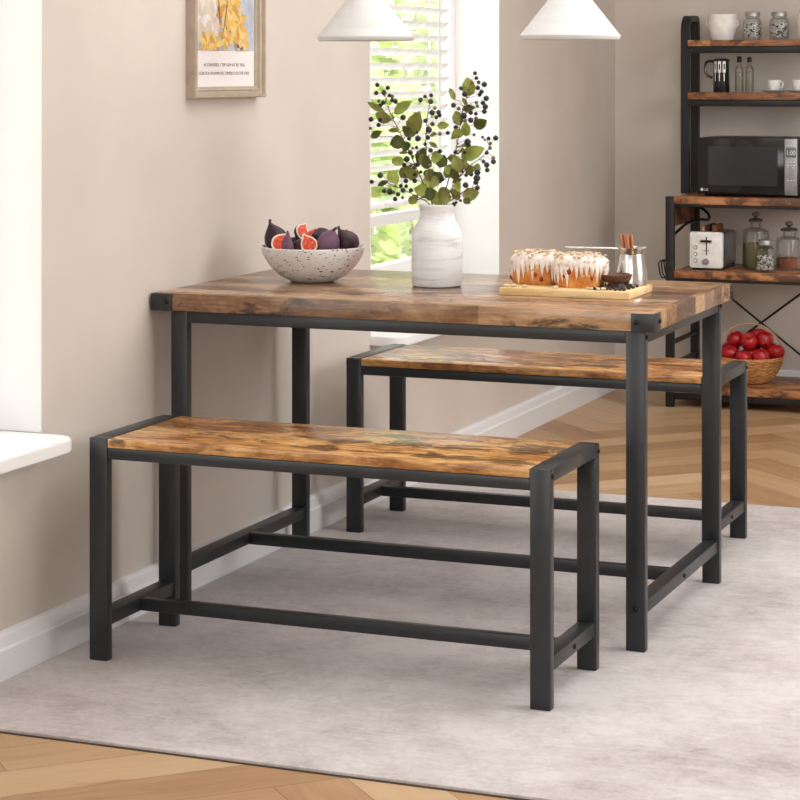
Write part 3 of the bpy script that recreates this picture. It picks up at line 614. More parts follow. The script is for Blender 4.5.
for sp, lab in zip(SPRAY, SL):
    t = thing('berry_branch', lab, 'branch', (.5566, .5005, .75), 0, 'berry branches in the vase')
    st = [Vector(p) for p in sp['stem']]; p0 = st[0]
    path = [Vector((p0.x*-.5, p0.y*-.4, .016)), Vector((p0.x*.4, p0.y*.4, .12))]+st
    # smooth the path
    q = [path[0]]
    for a, b, c, d in zip([path[0]]+path[:-2], path[:-1], path[1:], path[2:]+[path[-1]]):
        for k in range(1, 5):
            u = k/4; q.append(.5*((2*b)+(c-a)*u+(2*a-5*b+4*c-d)*u*u+(3*b-a-3*c+d)*u**3))
    m = MB(); N = len(q); m.tube(q, [.0022-.0014*k/N for k in range(N)], 7)
    def attach(p, r0):
        b = min(q[8:], key=lambda s: (s-p).length+.6*max(0, s.z-p.z+.012)); mid = (b+p)/2+Vector((0, 0, .006)); m.tube([b, mid, p], [r0, r0*.8, r0*.7], 5)
    for x, y, z, r in sp['berries']: attach(Vector((x, y, z)), .0007)
    extra = []
    for k in range({0: 5, 1: 2, 2: 5, 3: 6, 4: 4, 5: 2}[SL.index(lab)]):
        b = q[int(len(q)*rl.uniform(.42, .8))]; d = Vector((rl.uniform(-1, 1), rl.uniform(-.9, .5), rl.uniform(-.1, .9))).normalized()
        b0 = b+d*.012; b1 = b0+d*rl.uniform(.028, .045); extra.append((*b0, *b1, rl.uniform(.02, .03), rl.choice((0, 1, 2, 1))))
    leaves = sp['leaves']+extra
    for lf in leaves: attach(Vector(lf[:3]), .0009)
    m.build('stem', M['twig'], t)
    for x, y, z, r in sp['berries']:
        b = MB().ball((0, 0, 0), r, 2, 0, (1, 1, .96)); b.lathe([(0, r*1.05), (r*.18, r*1.06), (r*.22, r*.9)], 6)
        b.build('berry', M['berrygrey'] if r < .0053 and rl.random() < .5 else M['berry'], t, (x, y, z))
    for lf in leaves:
        b0, b1, w, sh = Vector(lf[:3]), Vector(lf[3:6]), lf[6], lf[7]
        ax = b1-b0; ln = ax.length; ax.normalize()
        nr = Vector((.37+rl.uniform(-.35, .35), -1, rl.uniform(-.1, .5))); sd = ax.cross(nr).normalized(); nr = sd.cross(ax).normalized()
        NU = 9; vs = []; fs = []
        for i in range(NU+1):
            u = i/NU; hw = w*.57*(math.sin(PI*u**.82)**.7) if 0 < u < 1 else 0.0004
            hw *= 1+.05*math.sin(i*2.3)
            for j in (-1, -.5, 0, .5, 1):
                P = b0+ax*(ln*u)+sd*(hw*j)+nr*(abs(j)*hw*.28-.16*ln*(u-.5)**2*(1 if sh else -1)+.0015*math.sin(9*u)*j)
                vs.append(P); 
        for i in range(NU):
            for j in range(4): fs.append([i*5+j, i*5+j+1, (i+1)*5+j+1, (i+1)*5+j])
        n0 = len(vs); vs2 = [v-nr*.0006 for v in vs]
        mm = MB(); mm.add(vs, fs, 0, True); mm.add(vs2, [f[::-1] for f in fs], 0, True); mm.build('leaf', LM[sh], t, None, 80)

# ------------------------------------------------------------------ serving board, cakes, coffee
ZB = .7687
bd = thing('serving_board', 'pale wood rectangular serving board under the iced cakes on the table', 'board', (.931, .4525, .75))
MB().box(-.160, .160, -.104, .104, 0, ZB-.75, .003).build('board', M['board'], bd)
def cakemat():
    n = NT('cake_crumb'); v = n.coords(); h = n.noise(v, 30, 5, .65); g = n.noise(v, 120, 3)
    n.set(Base_Color=n.ramp(h, [(.3, srgb(168, 88, 34)), (.5, srgb(212, 134, 62)), (.7, srgb(232, 172, 96))]), Roughness=.75); n.bump(n.mix(.5, h, g), .6, .006); return n.mat
def icingmat():
    n = NT('icing'); h = n.noise(n.coords(), 60, 4); n.set(Base_Color=n.ramp(h, [(.3, srgb(226, 208, 196)), (.6, srgb(244, 236, 230))]), Roughness=.45); n.bump(h, .5, .004); return n.mat
M['cake'] = cakemat(); M['icing'] = icingmat(); M['almond'] = plain('almond_flake', srgb(216, 190, 160), .6); M['jam'] = plain('berry_jam', srgb(140, 40, 34), .3)
def cake(loc, label, seed, hx=.0575, hy=.051, H=.070):
    rr = random.Random(seed); t = thing('iced_cake', label, 'cake', loc, rr.uniform(-.06, .06), 'iced cakes on the board')
    def sup(a, sx, sy, e=3.2):
        c, s_ = math.cos(a), math.sin(a); d = (abs(c)**e+abs(s_)**e)**(-1/e); return c*d*sx, s_*d*sy
    N = 128; m = MB(); rings = [(.90, 0), (.97, .006), (1, .02), (1.02, .042), (1.0, H-.014), (.93, H-.004), (.75, H), (.4, H+.002)]
    wb_ = [1+.02*math.sin(7*2*PI*k/N)+rr.uniform(-.012, .012) for k in range(N)]
    vs = []; 
    for sc, z in rings:
        for k in range(N):
            x, y = sup(2*PI*k/N, hx*sc*wb_[k], hy*sc*wb_[k]); vs.append((x, y, z+rr.uniform(-.0008, .0008)*(z > .01)))
    fs = [[i*N+k, i*N+(k+1) % N, (i+1)*N+(k+1) % N, (i+1)*N+k] for i in range(len(rings)-1) for k in range(N)]
    fs += [[(len(rings)-1)*N+k for k in range(N)], list(range(N))[::-1]]
    m.add(vs, fs, 0, True); m.build('sponge', M['cake'], t)
    # poured icing cap with drips of uneven length
    dl = []
    lens = [rr.choice((.022, .03, .038, .045, .052, .060)) for _ in range(32)]
    for k in range(N):
        u = k/N*32; i = int(u); f = u-i; p = math.sin(PI*f)**1.4; dl.append(.012+(lens[i]-.006)*p)
    ic = MB(); vs = []; R = 9
    for k in range(N):
        a = 2*PI*k/N
        for j in range(R):
            if j < 5:
                s_ = (0.02, .35, .65, .88, 1.0)[j]; z = (H+.007, H+.0065, H+.005, H+.001, H-.006)[j]+rr.uniform(-.0016, .0016)
            else:
                u = (j-4)/(R-5); z = H-.006-dl[k]*u; s_ = 1.045 if j < R-1 else 1.0
                s_ += .018*math.sin(PI*u)
            x, y = sup(a, hx*s_*1.02, hy*s_*1.02); vs.append((x, y, z))
    fs = [[k*R+j, ((k+1) % N)*R+j, ((k+1) % N)*R+j+1, k*R+j+1] for k in range(N) for j in range(R-1)]
    fs.append([k*R for k in range(N)][::-1]); ic.add(vs, fs, 0, True)
    o = ic.build('icing', M['icing'], t, None, 75)
    fl = MB()
    for k in range(90):
        a = rr.uniform(0, 2*PI); q = rr.random()**.5; x, y = sup(a, hx*q*1.03, hy*q*1.03); z = H+.006-.006*q**4+rr.uniform(0, .003)
        s_ = rr.uniform(.003, .0062)
        fl.box(-s_, s_, -s_*.55, s_*.55, -.0006, .0006, 0, 0, Tr(x, y, z+.001, rr.uniform(0, 6), rr.uniform(-.8, .8), rr.uniform(-.6, .6)))
    for k in range(46):
        a = rr.uniform(0, 2*PI); x, y = sup(a, hx*1.085, hy*1.085); s_ = rr.uniform(.002, .0045)
        fl.box(-s_, s_, -s_*.55, s_*.55, -.0006, .0006, 0, 0, Tr(x, y, rr.uniform(.03, H), a+PI/2, rr.uniform(.8, 2.2), rr.uniform(-.7, .7)))
    tag2 = fl.build('almond_flakes', M['almond'], t); tag2['kind'] = 'stuff'
    for k in range(9):
        a = rr.uniform(0, 2*PI); x, y = sup(a, hx*1.015, hy*1.015); MB().ball((x, y, rr.uniform(.012, .04)), rr.uniform(.004, .007), 1, 0, (1, 1, 1.4)).build('jam_spot', M['jam'], t)
    return t
cake((.824, .482, ZB), 'iced almond cake at the left end of the serving board', 4)
cake((.9475, .440, ZB), 'iced almond cake in the middle of the board, right of the other cake', 8)
# coffee pot
M['steel'] = plain('brushed_steel', (.62, .62, .62, 1), .22, 1.0)
pot = thing('coffee_pot', 'small polished steel coffee pot with a long handle on the right of the board', 'pot', (1.052, .512, ZB))
MB().lathe([(0, 0), (.034, 0), (.037, .003), (.037, .01), (.0355, .03), (.031, .055), (.0285, .070), (.027, .075), (.031, .083), (.0345, .0895), (.035, .091), (.0335, .0905), (.029, .085), (.0255, .075), (.029, .055), (.034, .03), (.034, .006), (0, .005)], 40).build('body', M['steel'], pot)
ha = Vector((-.965, -.26, 0)).normalized()
MB().tube([ha*.028+Vector((0, 0, .086)), ha*.05+Vector((0, 0, .088)), ha*.09+Vector((0, 0, .0885)), ha*.14+Vector((0, 0, .089)), ha*.16+Vector((0, 0, .0895))], [.0035, .0028, .0024, .0028, .002], 10).build('handle', M['steel'], pot)
MB().lathe([(0, .04), (.0305, .04), (.0305, .041), (0, .042)], 24).build('coffee', plain('dark_coffee', (.02, .01, .006, 1), .2), pot)
M['cinn'] = plain('cinnamon_bark', srgb(192, 126, 88), .7)
for k, (dx, lab) in enumerate(((-.006, 'cinnamon stick on the left in the steel coffee pot'), (.006, 'cinnamon stick on the right in the steel coffee pot'))):
    t = thing('cinnamon_stick', lab, 'cinnamon stick', (1.048+dx, .508, ZB+.046), 0, 'cinnamon sticks in the pot'); t.rotation_euler = (.05, -.14 + .05*k, .3*k)
    m = MB(); prf = []
    for sgn in (-1, 1):
        sp = []
        for i in range(15):
            a = i/14*1.75*PI; r = .0042*(1-.55*i/14); sp.append((sgn*(.0042-r*math.cos(a)), r*math.sin(a)))
        prf.append(sp)
    for sp in prf:
        n = len(sp); vs = [(x, y, z) for z in (0, .077) for x, y in sp]+[(x*.82, y*.82+.0003, z) for z in (0, .077) for x, y in sp]
        fs = [[i, i+1, n+i+1, n+i] for i in range(n-1)]+[[2*n+i, 3*n+i, 3*n+i+1, 2*n+i+1] for i in range(n-1)]
        fs += [[n+i, n+i+1, 3*n+i+1, 3*n+i] for i in range(n-1)]
        m.add(vs, fs, 0, True)
    m.build('bark', M['cinn'], t)
sb = thing('wooden_dish', 'small dark brown wooden dish in front of the coffee pot', 'dish', (1.0335, .437, ZB+.0115))
MB().lathe([(0, 0), (.018, 0), (.03, .006), (.037, .015), (.0385, .0205), (.0375, .0215), (.035, .0195), (.027, .011), (.015, .006), (0, .005)], 36).build('body', plain('walnut_dish', srgb(92, 56, 38), .45), sb)
MB().lathe([(0, -.0115), (.021, -.0115), (.0225, -.009), (.019, -.002), (.018, .001), (0, .001)], 28).build('foot', plain('walnut_foot', srgb(70, 42, 30), .5), sb)
M['bean'] = plain('coffee_bean_brown', srgb(48, 30, 24), .4)
rb = random.Random(21); placed = []
def free(x, y, d):
    return all((x-a)**2+(y-b)**2 > d*d for a, b in placed) and (x-1.0335)**2+(y-.437)**2 > .031**2 and (x-1.052)**2+(y-.512)**2 > .045**2
kk = 0
bean0 = None
while kk < 26:
    x, y = rb.uniform(.985, 1.078), rb.uniform(.362, .50)
    if x < 1.0 and y > .38: continue
    if not free(x, y, .0105): continue
    placed.append((x, y)); kk += 1
    if bean0 is None:
        bean0 = MB().ball((0, 0, .0034), .0055, 2, 0, (1, .72, .62)).tube([(-.0045, 0, .0064), (0, .0006, .0069), (.0045, 0, .0064)], .0005, 5).build('coffee_bean', M['bean'])
        tag(bean0, 'dark coffee bean scattered on the board beside the brown dish', 'coffee bean', 'coffee beans on the board'); o = bean0
    else:
        o = bean0.copy(); COL.objects.link(o)
    o.location = (x, y, ZB); o.rotation_euler = (0, 0, rb.uniform(0, 6.28))
al0 = None
for x, y in ((.994, .369), (1.003, .376), (1.012, .364), (1.022, .371), (.984, .374), (.80, .372), (.785, .366), (.83, .366), (.905, .372)):
    if al0 is None:
        al0 = MB().ball((0, 0, .0034), .0075, 2, 0, (1.1, .62, .45)).build('almond_piece', M['almond']); o = al0
        tag(o, 'pale almond piece lying on the front of the serving board', 'almond', 'almond pieces on the board')
    else: o = al0.copy(); COL.objects.link(o)
    o.location = (x, y, ZB); o.rotation_euler = (0, 0, rb.uniform(0, 6.28))

# ------------------------------------------------------------------ kitchen rack on the back wall
RX0, RX1, RYF, RYB, RYU = .306, .874, 3.637, 4.05, 3.872
RCX = (RX0+RX1)/2
rack = thing('kitchen_rack', 'tall black metal kitchen rack with rustic brown shelves against the back wall', 'rack', (RCX, RYB, FZ))
def L(x, y, z): return (x-RCX, y-RYB, z-FZ)
def rb_(mb, x0, x1, y0, y1, z0, z1, bev=.002):
    a, b = L(x0, y0, z0), L(x1, y1, z1); return mb.box(a[0], b[0], a[1], b[1], a[2], b[2], bev)
pw_ = .033
for x0 in (RX0, RX1-pw_):
    rb_(MB(), x0, x0+pw_, RYF, RYF+.022, FZ, .801).build('leg', M['rackmetal'], rack)
    # rear post and upper front post joined by a rounded bend
    m = MB(); path = []; hw = .011; r = .055; zt = 1.502
    def ring(y, z, ty, tz):
        ny, nz = -tz, ty
        return [L(x0, y+ny*hw, z+nz*hw), L(x0+pw_, y+ny*hw, z+nz*hw), L(x0+pw_, y-ny*hw, z-nz*hw), L(x0, y-ny*hw, z-nz*hw)]
    yf, yb = RYU+hw, RYB-hw; rings = [ring(yf, .80, 0, 1)]
    for k in range(9):
        a = PI/2*k/8; rings.append(ring(yf+r-r*math.cos(a), zt-hw-r+r*math.sin(a), math.sin(a), math.cos(a)))
    rings.append(ring(yb-.02, zt-hw, 1, 0))
    for k in range(1, 7):
        a = PI/2*k/6; rings.append(ring(yb-.02+.02*math.sin(a), zt-hw-.02+.02*math.cos(a), math.cos(a), -math.sin(a)))
    rings.append(ring(yb, FZ, 0, -1))
    vs = [p for q in rings for p in q]; n = len(rings)
    fs = [[i*4+k, i*4+(k+1) % 4, (i+1)*4+(k+1) % 4, (i+1)*4+k] for i in range(n-1) for k in range(4)]+[[3, 2, 1, 0], [(n-1)*4+k for k in range(4)]]
    m.add(vs, fs, 0, True); m.build('post', M['rackmetal'], rack, None, 30)
    for z in (.772, .488, .236, .151, .048):
        rb_(MB(), x0+.006, x0+pw_-.006, RYF+.02, RYB-.02, z-.022 if z > .3 or z < .1 else z-.006, z if z > .3 or z < .1 else z+.006, .001).build('side_rail', M['rackmetal'], rack)
    for z in (1.379, 1.169):
        rb_(MB(), x0+.006, x0+pw_-.006, RYU+.02, RYB-.02, z-.024, z, .001).build('side_rail', M['rackmetal'], rack)
def shelf(y0, z0, z1, over, rail):
    rb_(MB(), RX0+pw_-over, RX1-pw_+over, y0, RYB-.023, z0, z1, .0015).build('shelf_board', M['rackwood'], rack)
    rb_(MB(), RX0+pw_, RX1-pw_, y0+.008, y0+.026, z0-rail, z0, .001).build('shelf_rail', M['rackmetal'], rack)
    rb_(MB(), RX0+pw_, RX1-pw_, RYB-.02, RYB-.004, z0-rail, z0, .001).build('shelf_rail', M['rackmetal'], rack)
for y0, z0, z1, over, rail in ((RYF+.001, .7722, .801, .0, .012), (RYF+.001, .488, .517, .0, .012), (RYF+.001, .048, .078, .0, .026)):
    shelf(y0, z0, z1, over, rail)
for z0, z1 in ((1.380, 1.4038), (1.171, 1.1985)): shelf(RYU-.018, z0, z1, .0, .0265)
# brown board inside the left side, under the wide shelf
rb_(MB(), RX0+.002, RX0+.018, RYF+.03, RYB-.025, .683, .750, .001).build('side_board', M['rackwood'], rack)
for s_ in (1, -1):
    a = L(RX0+.02, RYB-.008-.006*s_, .488 if s_ > 0 else .082); b = L(RX1-.02, RYB-.008-.006*s_, .082 if s_ > 0 else .488)
    MB().tube([a, b], .0045, 8).build('cross_brace', M['rackmetal'], rack)
for y in (3.66, 3.70, 3.74):
    a = RX0
    MB().tube([L(a, y, .548), L(a-.026, y-.004, .551), L(a-.032, y-.004, .54), L(a-.026, y-.004, .50), L(a-.018, y-.004, .486), L(a-.004, y-.004, .487)], .003, 7).build('hook', M['rackmetal'], rack)

# microwave
M['blackglass'] = plain('black_glass', (.006, .006, .007, 1), .12, 0, .5); M['mwbody'] = plain('microwave_black', (.018, .018, .019, 1), .4)
M['silver'] = plain('silver_panel', (.34, .34, .36, 1), .35, .7); M['mark'] = plain('pale_marking', (.75, .75, .75, 1), .5)
M['greyglass'] = plain('grey_window', (.018, .018, .02, 1), .2)
zb = .801
mw = thing('microwave_oven', 'black microwave with silver control strip on the wide shelf of the rack', 'microwave', (.627, 3.69, zb))
def mbx(x0, x1, y0, y1, z0, z1, bev, name, mat, par=None):
    return MB().box(x0-.627, x1-.627, y0-3.69, y1-3.69, z0-zb, z1-zb, bev).build(name, mat, par or mw)
mbx(.421, .833, 3.70, 4.0, zb+.010, 1.026, .004, 'case', M['mwbody'])
door = mbx(.421, .756, 3.684, 3.70, zb+.010, 1.026, .003, 'door', M['blackglass'])
mbx(.463, .731, 3.6832, 3.6845, .845, .994, 0, 'door_window', M['greyglass'], door)
mbx(.757, .806, 3.684, 3.70, zb+.010, 1.026, .002, 'control_panel', M['silver'])
mbx(.807, .833, 3.684, 3.70, zb+.010, 1.026, .002, 'panel_edge', M['blackglass'])
cp = mbx(.762, .801, 3.6828, 3.6841, .955, .992, .0004, 'display', plain('display_grey', (.12, .12, .13, 1), .3))
text('1:00', .026, M['mark'], mw, (.7815-.627, 3.6826-3.69, .964-zb), (PI/2, 0, 0), 'display_digits', .0003, 'CENTER', .8)
text('LG', .013, M['mark'], door, (.447-.627, 3.6836-3.69, .8235-zb), (PI/2, 0, 0), 'logo', .0003, 'LEFT')
m = MB().lathe([(0, 0), (.006, 0), (.006, .0006), (0, .0006)], 16, 0, Tr(.438-.627, 3.684-3.69, .828-zb, 0, PI/2)); m.build('logo_dot', M['mark'], door)
for x, z in ((.768, .912), (.790, .912)):
    text('<' if x > .78 else '>', .013, M['mark'], mw, (x-.627, 3.6838-3.69, z-zb), (PI/2, 0, 0), 'button_mark', .0003)
for z in (1.0, .938, .925, .868):
    for x in (.770, .782, .794):
        mbx(x-.003, x+.003, 3.6834, 3.6842, z-.0016, z+.0016, 0, 'button_mark', M['mark'])
for x in (.45, .80):
    for y in (3.73, 3.96): MB().lathe([(0, 0), (.013, 0), (.014, .010), (0, .011)], 16, 0, Tr(x-.627, y-3.69, 0)).build('foot', M['bolt'], mw)

# toaster and bread
M['toast_w'] = plain('toaster_white', srgb(236, 235, 232), .35); M['chrome'] = plain('toaster_grey', (.32, .32, .33, 1), .3, .8)
zt = .517
to = thing('toaster', 'white toaster with three round buttons on the middle shelf of the rack', 'toaster', (.4535, 3.80, zt))
MB().box(-.063, .063, -.10, .13, .010, .143, .014, 0, None, 3).build('body', M['chrome'], to)
MB().box(-.065, .065, -.108, -.099, .009, .148, .009, 0, None, 3).build('face_plate', M['toast_w'], to)
MB().box(-.058, .058, -.098, .125, 0, .012, .002).build('base', plain('toaster_base', (.012, .014, .03, 1), .4), to)
for x in (-.027, -.010, .017): MB().box(x-.0085, x+.0085, -.085, .115, .1425, .1436).build('slot', M['bolt'], to)
fy = -.1082
MB().box(-.0022, .0022, fy-.0006, fy+.001, .058, .128, 0).build('lever_track', M['bolt'], to)
MB().box(-.021, .021, fy-.014, fy+.002, .108, .116, .0025).build('lever', M['bolt'], to)
for z in (.087, .062, .036):
    b = MB().lathe([(0, .004), (.0065, .0038), (.0085, .001), (.0085, 0), (0, 0)], 18).build('button', M['chrome'], to, (-.043, fy, z)); b.rotation_euler = (PI/2, 0, 0)
    g = MB().lathe([(0, .0046), (.0052, .0044), (.0052, .003), (0, .003)], 18).build('button_face', M['toast_w'], b)
b = MB().lathe([(0, .012), (.009, .0118), (.0115, .009), (.0125, 0), (0, 0)], 24).build('dial', M['chrome'], to, (-.002, fy, .033)); b.rotation_euler = (PI/2, 0, 0)
text('smeta', .011, M['ink'], to, (-.002, fy-.0004, .073), (PI/2, 0, 0), 'lettering', .0003)
M['crust'] = plain('toast_brown', srgb(132, 78, 46), .8); M['crumb'] = plain('toast_crumb', srgb(196, 140, 112), .85); M['burnt'] = plain('toast_dark', srgb(58, 36, 26), .85)
for x, w, h, mt, lab in ((-.027, .007, .024, 'crumb', 'pale slice of toast at the left in the toaster'), (-.010, .0075, .029, 'burnt', 'dark slice of toast in the middle of the toaster'), (.017, .010, .029, 'crust', 'brown slice of toast at the right in the toaster')):
    t = MB().box(-w, w, -.06, .06, .0, h-.002, .005).build('toast_slice', M[mt], None, (.4535+x*1.0, 3.805 + (.0 if mt != 'burnt' else .004), zt+.144)); tag(t, lab, 'toast', 'toast in the toaster')
# power cord looping over the side board
cdm = MB().tube(smooth([(RX0+.02, 3.66, .66), (.334, 3.665, .655), (.345, 3.69, .668), (.36, 3.76, .690), (.385, 3.86, .70), (.40, 3.93, .695), (.395, 3.97, .712), (.36, 4.0, .735), (.33, 4.02, .74)]), .0055, 8)
tag(cdm.build('power_cord', M['bolt']), 'black power cord looping behind the toaster under the wide shelf', 'cord')

# jars, crockery
M['jar'] = glass('jar_glass', (.985, .99, .985, 1), .45)
def pebbles(m, r, z0, z1, n, s, rr, mi=0):
    for k in range(n):
        a = rr.uniform(0, 6.28); q = r*rr.random()**.5; m.ball((q*math.cos(a), q*math.sin(a), rr.uniform(z0, z1)), s*rr.uniform(.8, 1.2), 1, mi, (1, 1, .8))
def jar(name, label, loc, r, h, neck, nh, content, lidmat, group, knob=True, fill=.5, seed=1):
    t = thing(name, label, 'jar', loc, 0, group); rr = random.Random(seed)
    sh = h*.86
    MB().lathe([(0, 0), (r*.93, 0), (r, .004), (r, sh*.82), (r*.93, sh*.93), (neck, sh), (neck, sh+nh), (neck*1.08, sh+nh+.002), (neck*.92, sh+nh+.002), (neck*.9, sh), (r*.88, sh*.91), (r*.95, sh*.8), (r*.95, .007), (0, .006)], 32).build('glass_body', M['jar'], t)
    zt_ = sh+nh+.002
    if knob:
        MB().lathe([(0, zt_), (neck*1.3, zt_), (neck*1.35, zt_+.006), (neck*1.1, zt_+.011), (neck*.3, zt_+.014), (neck*.3, zt_+.018), (neck*.62, zt_+.024), (neck*.6, zt_+.034), (0, zt_+.038)], 28).build('lid', lidmat, t)
    else:
        MB().lathe([(0, zt_), (neck*1.12, zt_), (neck*1.14, zt_+.014), (neck*1.05, zt_+.018), (0, zt_+.018)], 28).build('lid', lidmat, t)
    c = MB()
    for mats, kind in (content,):
        if kind == 'powder': c.lathe([(0, .008), (r*.94, .008), (r*.94, sh*fill), (r*.5, sh*fill+.004), (0, sh*fill+.006)], 28)
        else:
            pebbles(c, r*.80, .012, sh*fill, 170, .0055, rr); pebbles(c, r*.80, .012, sh*fill, 60, .0055, rr, 1)
    o = c.build('contents', mats, t); o['kind'] = 'stuff'; return t
M['lidg'] = plain('lid_grey_metal', (.36, .36, .35, 1), .4, .7); M['lidd'] = plain('lid_dark_glass', (.10, .08, .07, 1), .25, 0)
M['cand_w'] = plain('sweets_white', srgb(226, 222, 218), .5); M['cand_b'] = plain('sweets_dark', srgb(60, 54, 54), .5)
M['herb'] = plain('dried_herbs', srgb(116, 108, 60), .9); M['pasta'] = plain('red_lentils', srgb(150, 84, 62), .8)
gj = 'glass jars on the top shelf'
jar('storage_jar', 'square-shouldered glass jar with grey lid at the left of the jars on the top shelf', (.578, 3.935, 1.4038), .037, .100, .027, .004, ([M['cand_w'], M['cand_b']], 'pebbles'), M['lidg'], gj, False, .72, 3)
jar('storage_jar', 'glass jar with grey lid at the right of the jars on the top shelf', (.684, 3.935, 1.4038), .039, .100, .027, .004, ([M['cand_w'], M['cand_b']], 'pebbles'), M['lidg'], gj, False, .72, 5)
gk = 'glass jars on the middle shelf'
jar('apothecary_jar', 'tall knobbed glass jar half full of green herbs on the middle shelf', (.610, 3.85, zt), .053, .185, .021, .020, ([M['herb']], 'powder'), M['lidd'], gk, True, .60, 7)
jar('storage_jar', 'small glass jar of dark and white sweets in front of the tall herb jar', (.681, 3.70, zt), .038, .112, .025, .006, ([M['cand_w'], M['cand_b']], 'pebbles'), M['lidg'], gk, False, .62, 9)
jar('apothecary_jar', 'wide knobbed glass jar of reddish pulses at the right of the middle shelf', (.743, 3.84, zt), .052, .150, .025, .018, ([M['pasta']], 'powder'), M['lidd'], gk, True, .34, 11)
M['china'] = plain('white_china', srgb(236, 234, 230), .3)
pt = thing('china_cup', 'large white china cup at the left of the top shelf', 'cup', (.455, 3.945, 1.4038))
MB().lathe([(0, 0), (.042, 0), (.046, .004), (.053, .04), (.0565, .08), (.058, .102), (.056, .102), (.053, .08), (.049, .04), (.043, .010), (0, .008)], 36).build('body', M['china'], pt)
for s_ in (-1, 1): MB().tube([(s_*.050, 0, .078), (s_*.060, 0, .076), (s_*.0625, 0, .064), (s_*.057, 0, .054), (s_*.052, 0, .052)], .004, 8).build('handle', M['china'], pt)
cn = thing('canister', 'white china canister at the right edge of the top shelf', 'canister', (.800, 3.945, 1.4038))
MB().lathe([(0, 0), (.043, 0), (.045, .004), (.045, .088), (.043, .092), (.043, .104), (.03, .108), (0, .109)], 32).build('body', M['china'], cn)
jg = thing('coffee_press', 'black handled jug with white rectangular markings on the second shelf', 'jug', (.453, 3.94, 1.1985))
M['jugb'] = plain('jug_black', (.014, .013, .013, 1), .25)
MB().lathe([(0, 0), (.031, 0), (.032, .003), (.031, .12), (.0335, .126), (.0335, .129), (.02, .133), (0, .134)], 32).build('body', M['jugb'], jg)
MB().tube(smooth([(-.030, -.004, .122), (-.052, -.008, .122), (-.062, -.01, .108), (-.062, -.01, .084), (-.052, -.008, .066), (-.034, -.005, .058)]), .0055, 9).build('handle', M['jugb'], jg)
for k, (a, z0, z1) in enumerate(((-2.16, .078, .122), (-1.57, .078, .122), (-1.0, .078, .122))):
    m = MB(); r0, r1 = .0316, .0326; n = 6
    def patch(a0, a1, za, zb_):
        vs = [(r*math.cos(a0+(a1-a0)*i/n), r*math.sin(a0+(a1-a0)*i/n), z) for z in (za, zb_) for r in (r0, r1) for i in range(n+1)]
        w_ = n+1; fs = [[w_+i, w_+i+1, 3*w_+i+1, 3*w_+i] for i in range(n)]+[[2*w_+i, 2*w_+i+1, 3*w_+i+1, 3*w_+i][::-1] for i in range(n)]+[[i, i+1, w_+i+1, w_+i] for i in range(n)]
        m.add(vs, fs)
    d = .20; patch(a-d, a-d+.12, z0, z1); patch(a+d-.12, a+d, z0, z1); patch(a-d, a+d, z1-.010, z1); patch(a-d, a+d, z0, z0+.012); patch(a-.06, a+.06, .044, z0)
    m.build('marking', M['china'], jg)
gb = 'oil bottles on the second shelf'
for x, h, lab in ((.526, .142, 'clear glass bottle with black cap next to the black jug'), (.5665, .138, 'clear glass bottle with black cap next to the small white cups')):
    t = thing('glass_bottle', lab, 'bottle', (x, 3.935, 1.1985), 0, gb)
    MB().lathe([(0, 0), (.0165, 0), (.018, .003), (.018, .085), (.015, .097), (.0075, .106), (.0068, .122), (.0058, .122), (.006, .107), (.013, .096), (.0165, .084), (.0165, .005), (0, .004)], 24).build('glass_body', M['jar'], t)
    MB().lathe([(0, .118), (.0085, .118), (.009, .121), (.009, h-.002), (.008, h), (0, h)], 18).build('cap', M['bolt'], t)
    MB().lathe([(0, .006), (.0155, .006), (.0155, .083), (0, .084)], 20).build('oil', glass('pale_oil', (.86, .87, .78, 1), .2), t)
gs = 'white saucers on the second shelf'; gc = 'white cups on the second shelf'
cup0 = sau0 = None
for x, l1, l2 in ((.664, 'white saucer under the left small cup', 'small white cup on the left saucer beside the bottles'), (.760, 'white saucer at the right edge of the second shelf', 'small white cup on the right saucer at the photo edge')):
    if not cup0:
        sau0 = MB().lathe([(0, 0), (.028, 0), (.03, .001), (.044, .006), (.05, .0095), (.0495, .0108), (.042, .008), (.028, .0035), (0, .003)], 32).build('saucer', plain('saucer_china', srgb(206, 212, 204), .3), None, (x, 3.935, 1.1985)); tag(sau0, l1, 'saucer', gs)
        cup0 = thing('espresso_cup', l2, 'cup', (x, 3.935, 1.2018), 0, gc)
        MB().lathe([(0, 0), (.015, 0), (.0175, .004), (.0225, .02), (.0245, .046), (.0232, .046), (.021, .02), (.016, .006), (0, .005)], 28).build('body', M['china'], cup0)
        MB().tube(smooth([(.0225, 0, .038), (.032, 0, .037), (.0345, 0, .027), (.03, 0, .018), (.0215, 0, .015)]), .0028, 8).build('handle', M['china'], cup0)
    else:
        o = sau0.copy(); COL.objects.link(o); o.location = (x, 3.935, 1.1985); o['label'] = l1
        dup(cup0, (x, 3.935, 1.2018), 0, l2)

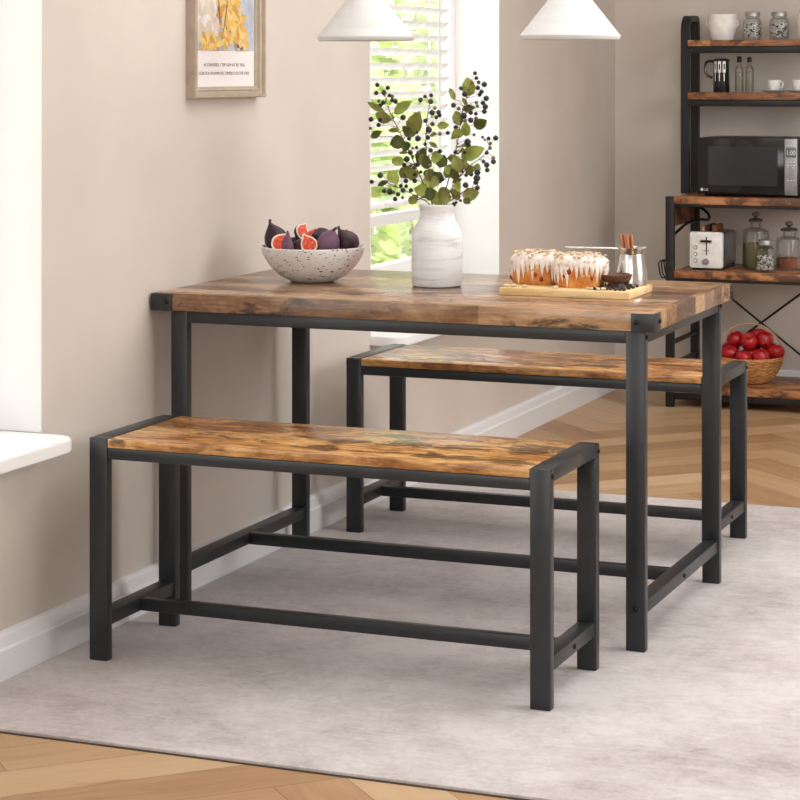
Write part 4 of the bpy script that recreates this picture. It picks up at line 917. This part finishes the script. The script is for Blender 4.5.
# basket of apples
bk = thing('wicker_basket', 'round wicker basket with a thin hoop handle, full of red apples on the bottom shelf', 'basket', (.597, 3.80, .078))
def wicker():
    n = NT('wicker'); v = n.coords(rnd=False)
    h = n.noise(n.coords((60, 60, 200), rnd=False), 1, 3); 
    n.set(Base_Color=n.ramp(h, [(.3, srgb(150, 96, 50)), (.6, srgb(204, 150, 92)), (.8, srgb(222, 176, 120))]), Roughness=.7); return n.mat
M['wick'] = wicker()
prof = [(.062, .006), (.085, .02), (.104, .042), (.116, .066), (.124, .088), (.127, .098)]
m = MB(); m.lathe([(0, .0), (.05, 0), (.062, .004), (.085, .017), (.104, .04), (.116, .066), (.123, .095), (.119, .095), (.112, .066), (.10, .042), (.08, .022), (.06, .010), (0, .009)], 40)
def prad(z):
    for (r0, z0), (r1, z1) in zip(prof, prof[1:]):
        if z0 <= z <= z1: return r0+(r1-r0)*(z-z0)/(z1-z0)
    return prof[-1][0]
NR = 15
for k in range(NR):
    z = .008+.088*k/(NR-1); r = prad(z)+.0012; ph = k % 2
    m.tube([((r+.0022*math.sin(16*a+ph*PI))*math.cos(a), (r+.0022*math.sin(16*a+ph*PI))*math.sin(a), z) for a in [2*PI*i/96 for i in range(97)]], .0033, 5, 0, None, False)
m.build('woven_body', M['wick'], bk)
m = MB()
for ph in (0, PI): m.tube([((.126)*math.cos(a), .126*math.sin(a), .100+.003*math.sin(20*a+ph)) for a in [2*PI*i/120 for i in range(121)]], .0042, 6, 0, None, False)
m.build('rim', M['wick'], bk)
m = MB(); m.tube([(.127*math.cos(PI*i/24), .03*math.cos(PI*i/24), .095+.135*math.sin(PI*i/24)) for i in range(25)], .0035, 8); m.build('handle', plain('handle_cane', srgb(188, 150, 112), .6), bk)
def applemat():
    n = NT('red_apple'); v = n.coords((1, 1, 1)); st = n.noise(n.coords((30, 30, 5)), 1.5, 4, .6); b = n.noise(v, 14, 2)
    n.set(Base_Color=n.ramp(n.mix(.5, st, b), [(.3, srgb(116, 8, 16)), (.5, srgb(170, 16, 28)), (.68, srgb(206, 62, 60))]), Roughness=.28, Specular_IOR_Level=.5); return n.mat
M['apple'] = applemat()
ap = None; apr = .0345
AP = [(.532, 3.752, .198, 'red apple at the left front of the basket, next to the bench leg'), (.592, 3.722, .186, 'red apple at the front middle of the basket'), (.655, 3.742, .192, 'red apple at the front right of the basket'),
      (.700, 3.80, .205, 'dark red apple at the far right of the basket under the handle'), (.545, 3.79, .250, 'red apple on top at the left of the pile'), (.600, 3.775, .246, 'bright red apple on top in the middle of the pile'), (.655, 3.80, .252, 'red apple on top at the right of the pile'),
      (.622, 3.845, .258, 'red apple at the top back of the pile'), (.515, 3.83, .205, 'red apple at the back left of the basket'), (.59, 3.87, .205, 'red apple at the back middle of the basket'), (.665, 3.87, .205, 'red apple at the back right of the basket')]
AP += [(.555, 3.80, .130, None), (.64, 3.80, .130, None), (.597, 3.74, .130, None), (.597, 3.86, .130, None), (.6, 3.80, .19, None)]
for k, (x, y, z, lab) in enumerate(AP):
    lab = lab or 'red apple buried in the lower layer of the basket'
    z -= apr*.2 
    if ap is None:
        ap = thing('apple', lab, 'apple', (x, y, z), 0, 'red apples in the basket')
        r = apr; MB().lathe([(0, -r*.72), (r*.2, -r*.82), (r*.5, -r*.80), (r*.85, -r*.4), (r*1.02, .1*r), (r*.9, r*.58), (r*.55, r*.84), (r*.25, r*.80), (r*.08, r*.66), (0, r*.62)], 28, 0, None, lambda a, z: 1+.015*math.sin(5*a)).build('flesh', M['apple'], ap)
        MB().tube([(0, 0, r*.6), (.001, 0, r*.85), (.004, 0, r*1.05)], [.0013, .0012, .0016], 6).build('stem', M['twig'], ap)
        ap.rotation_euler = (.3, -.3, .4)
    else:
        o = dup(ap, (x, y, z), 0, lab); o.rotation_euler = (random.uniform(-.6, .6), random.uniform(-.6, .6), random.uniform(0, 6))
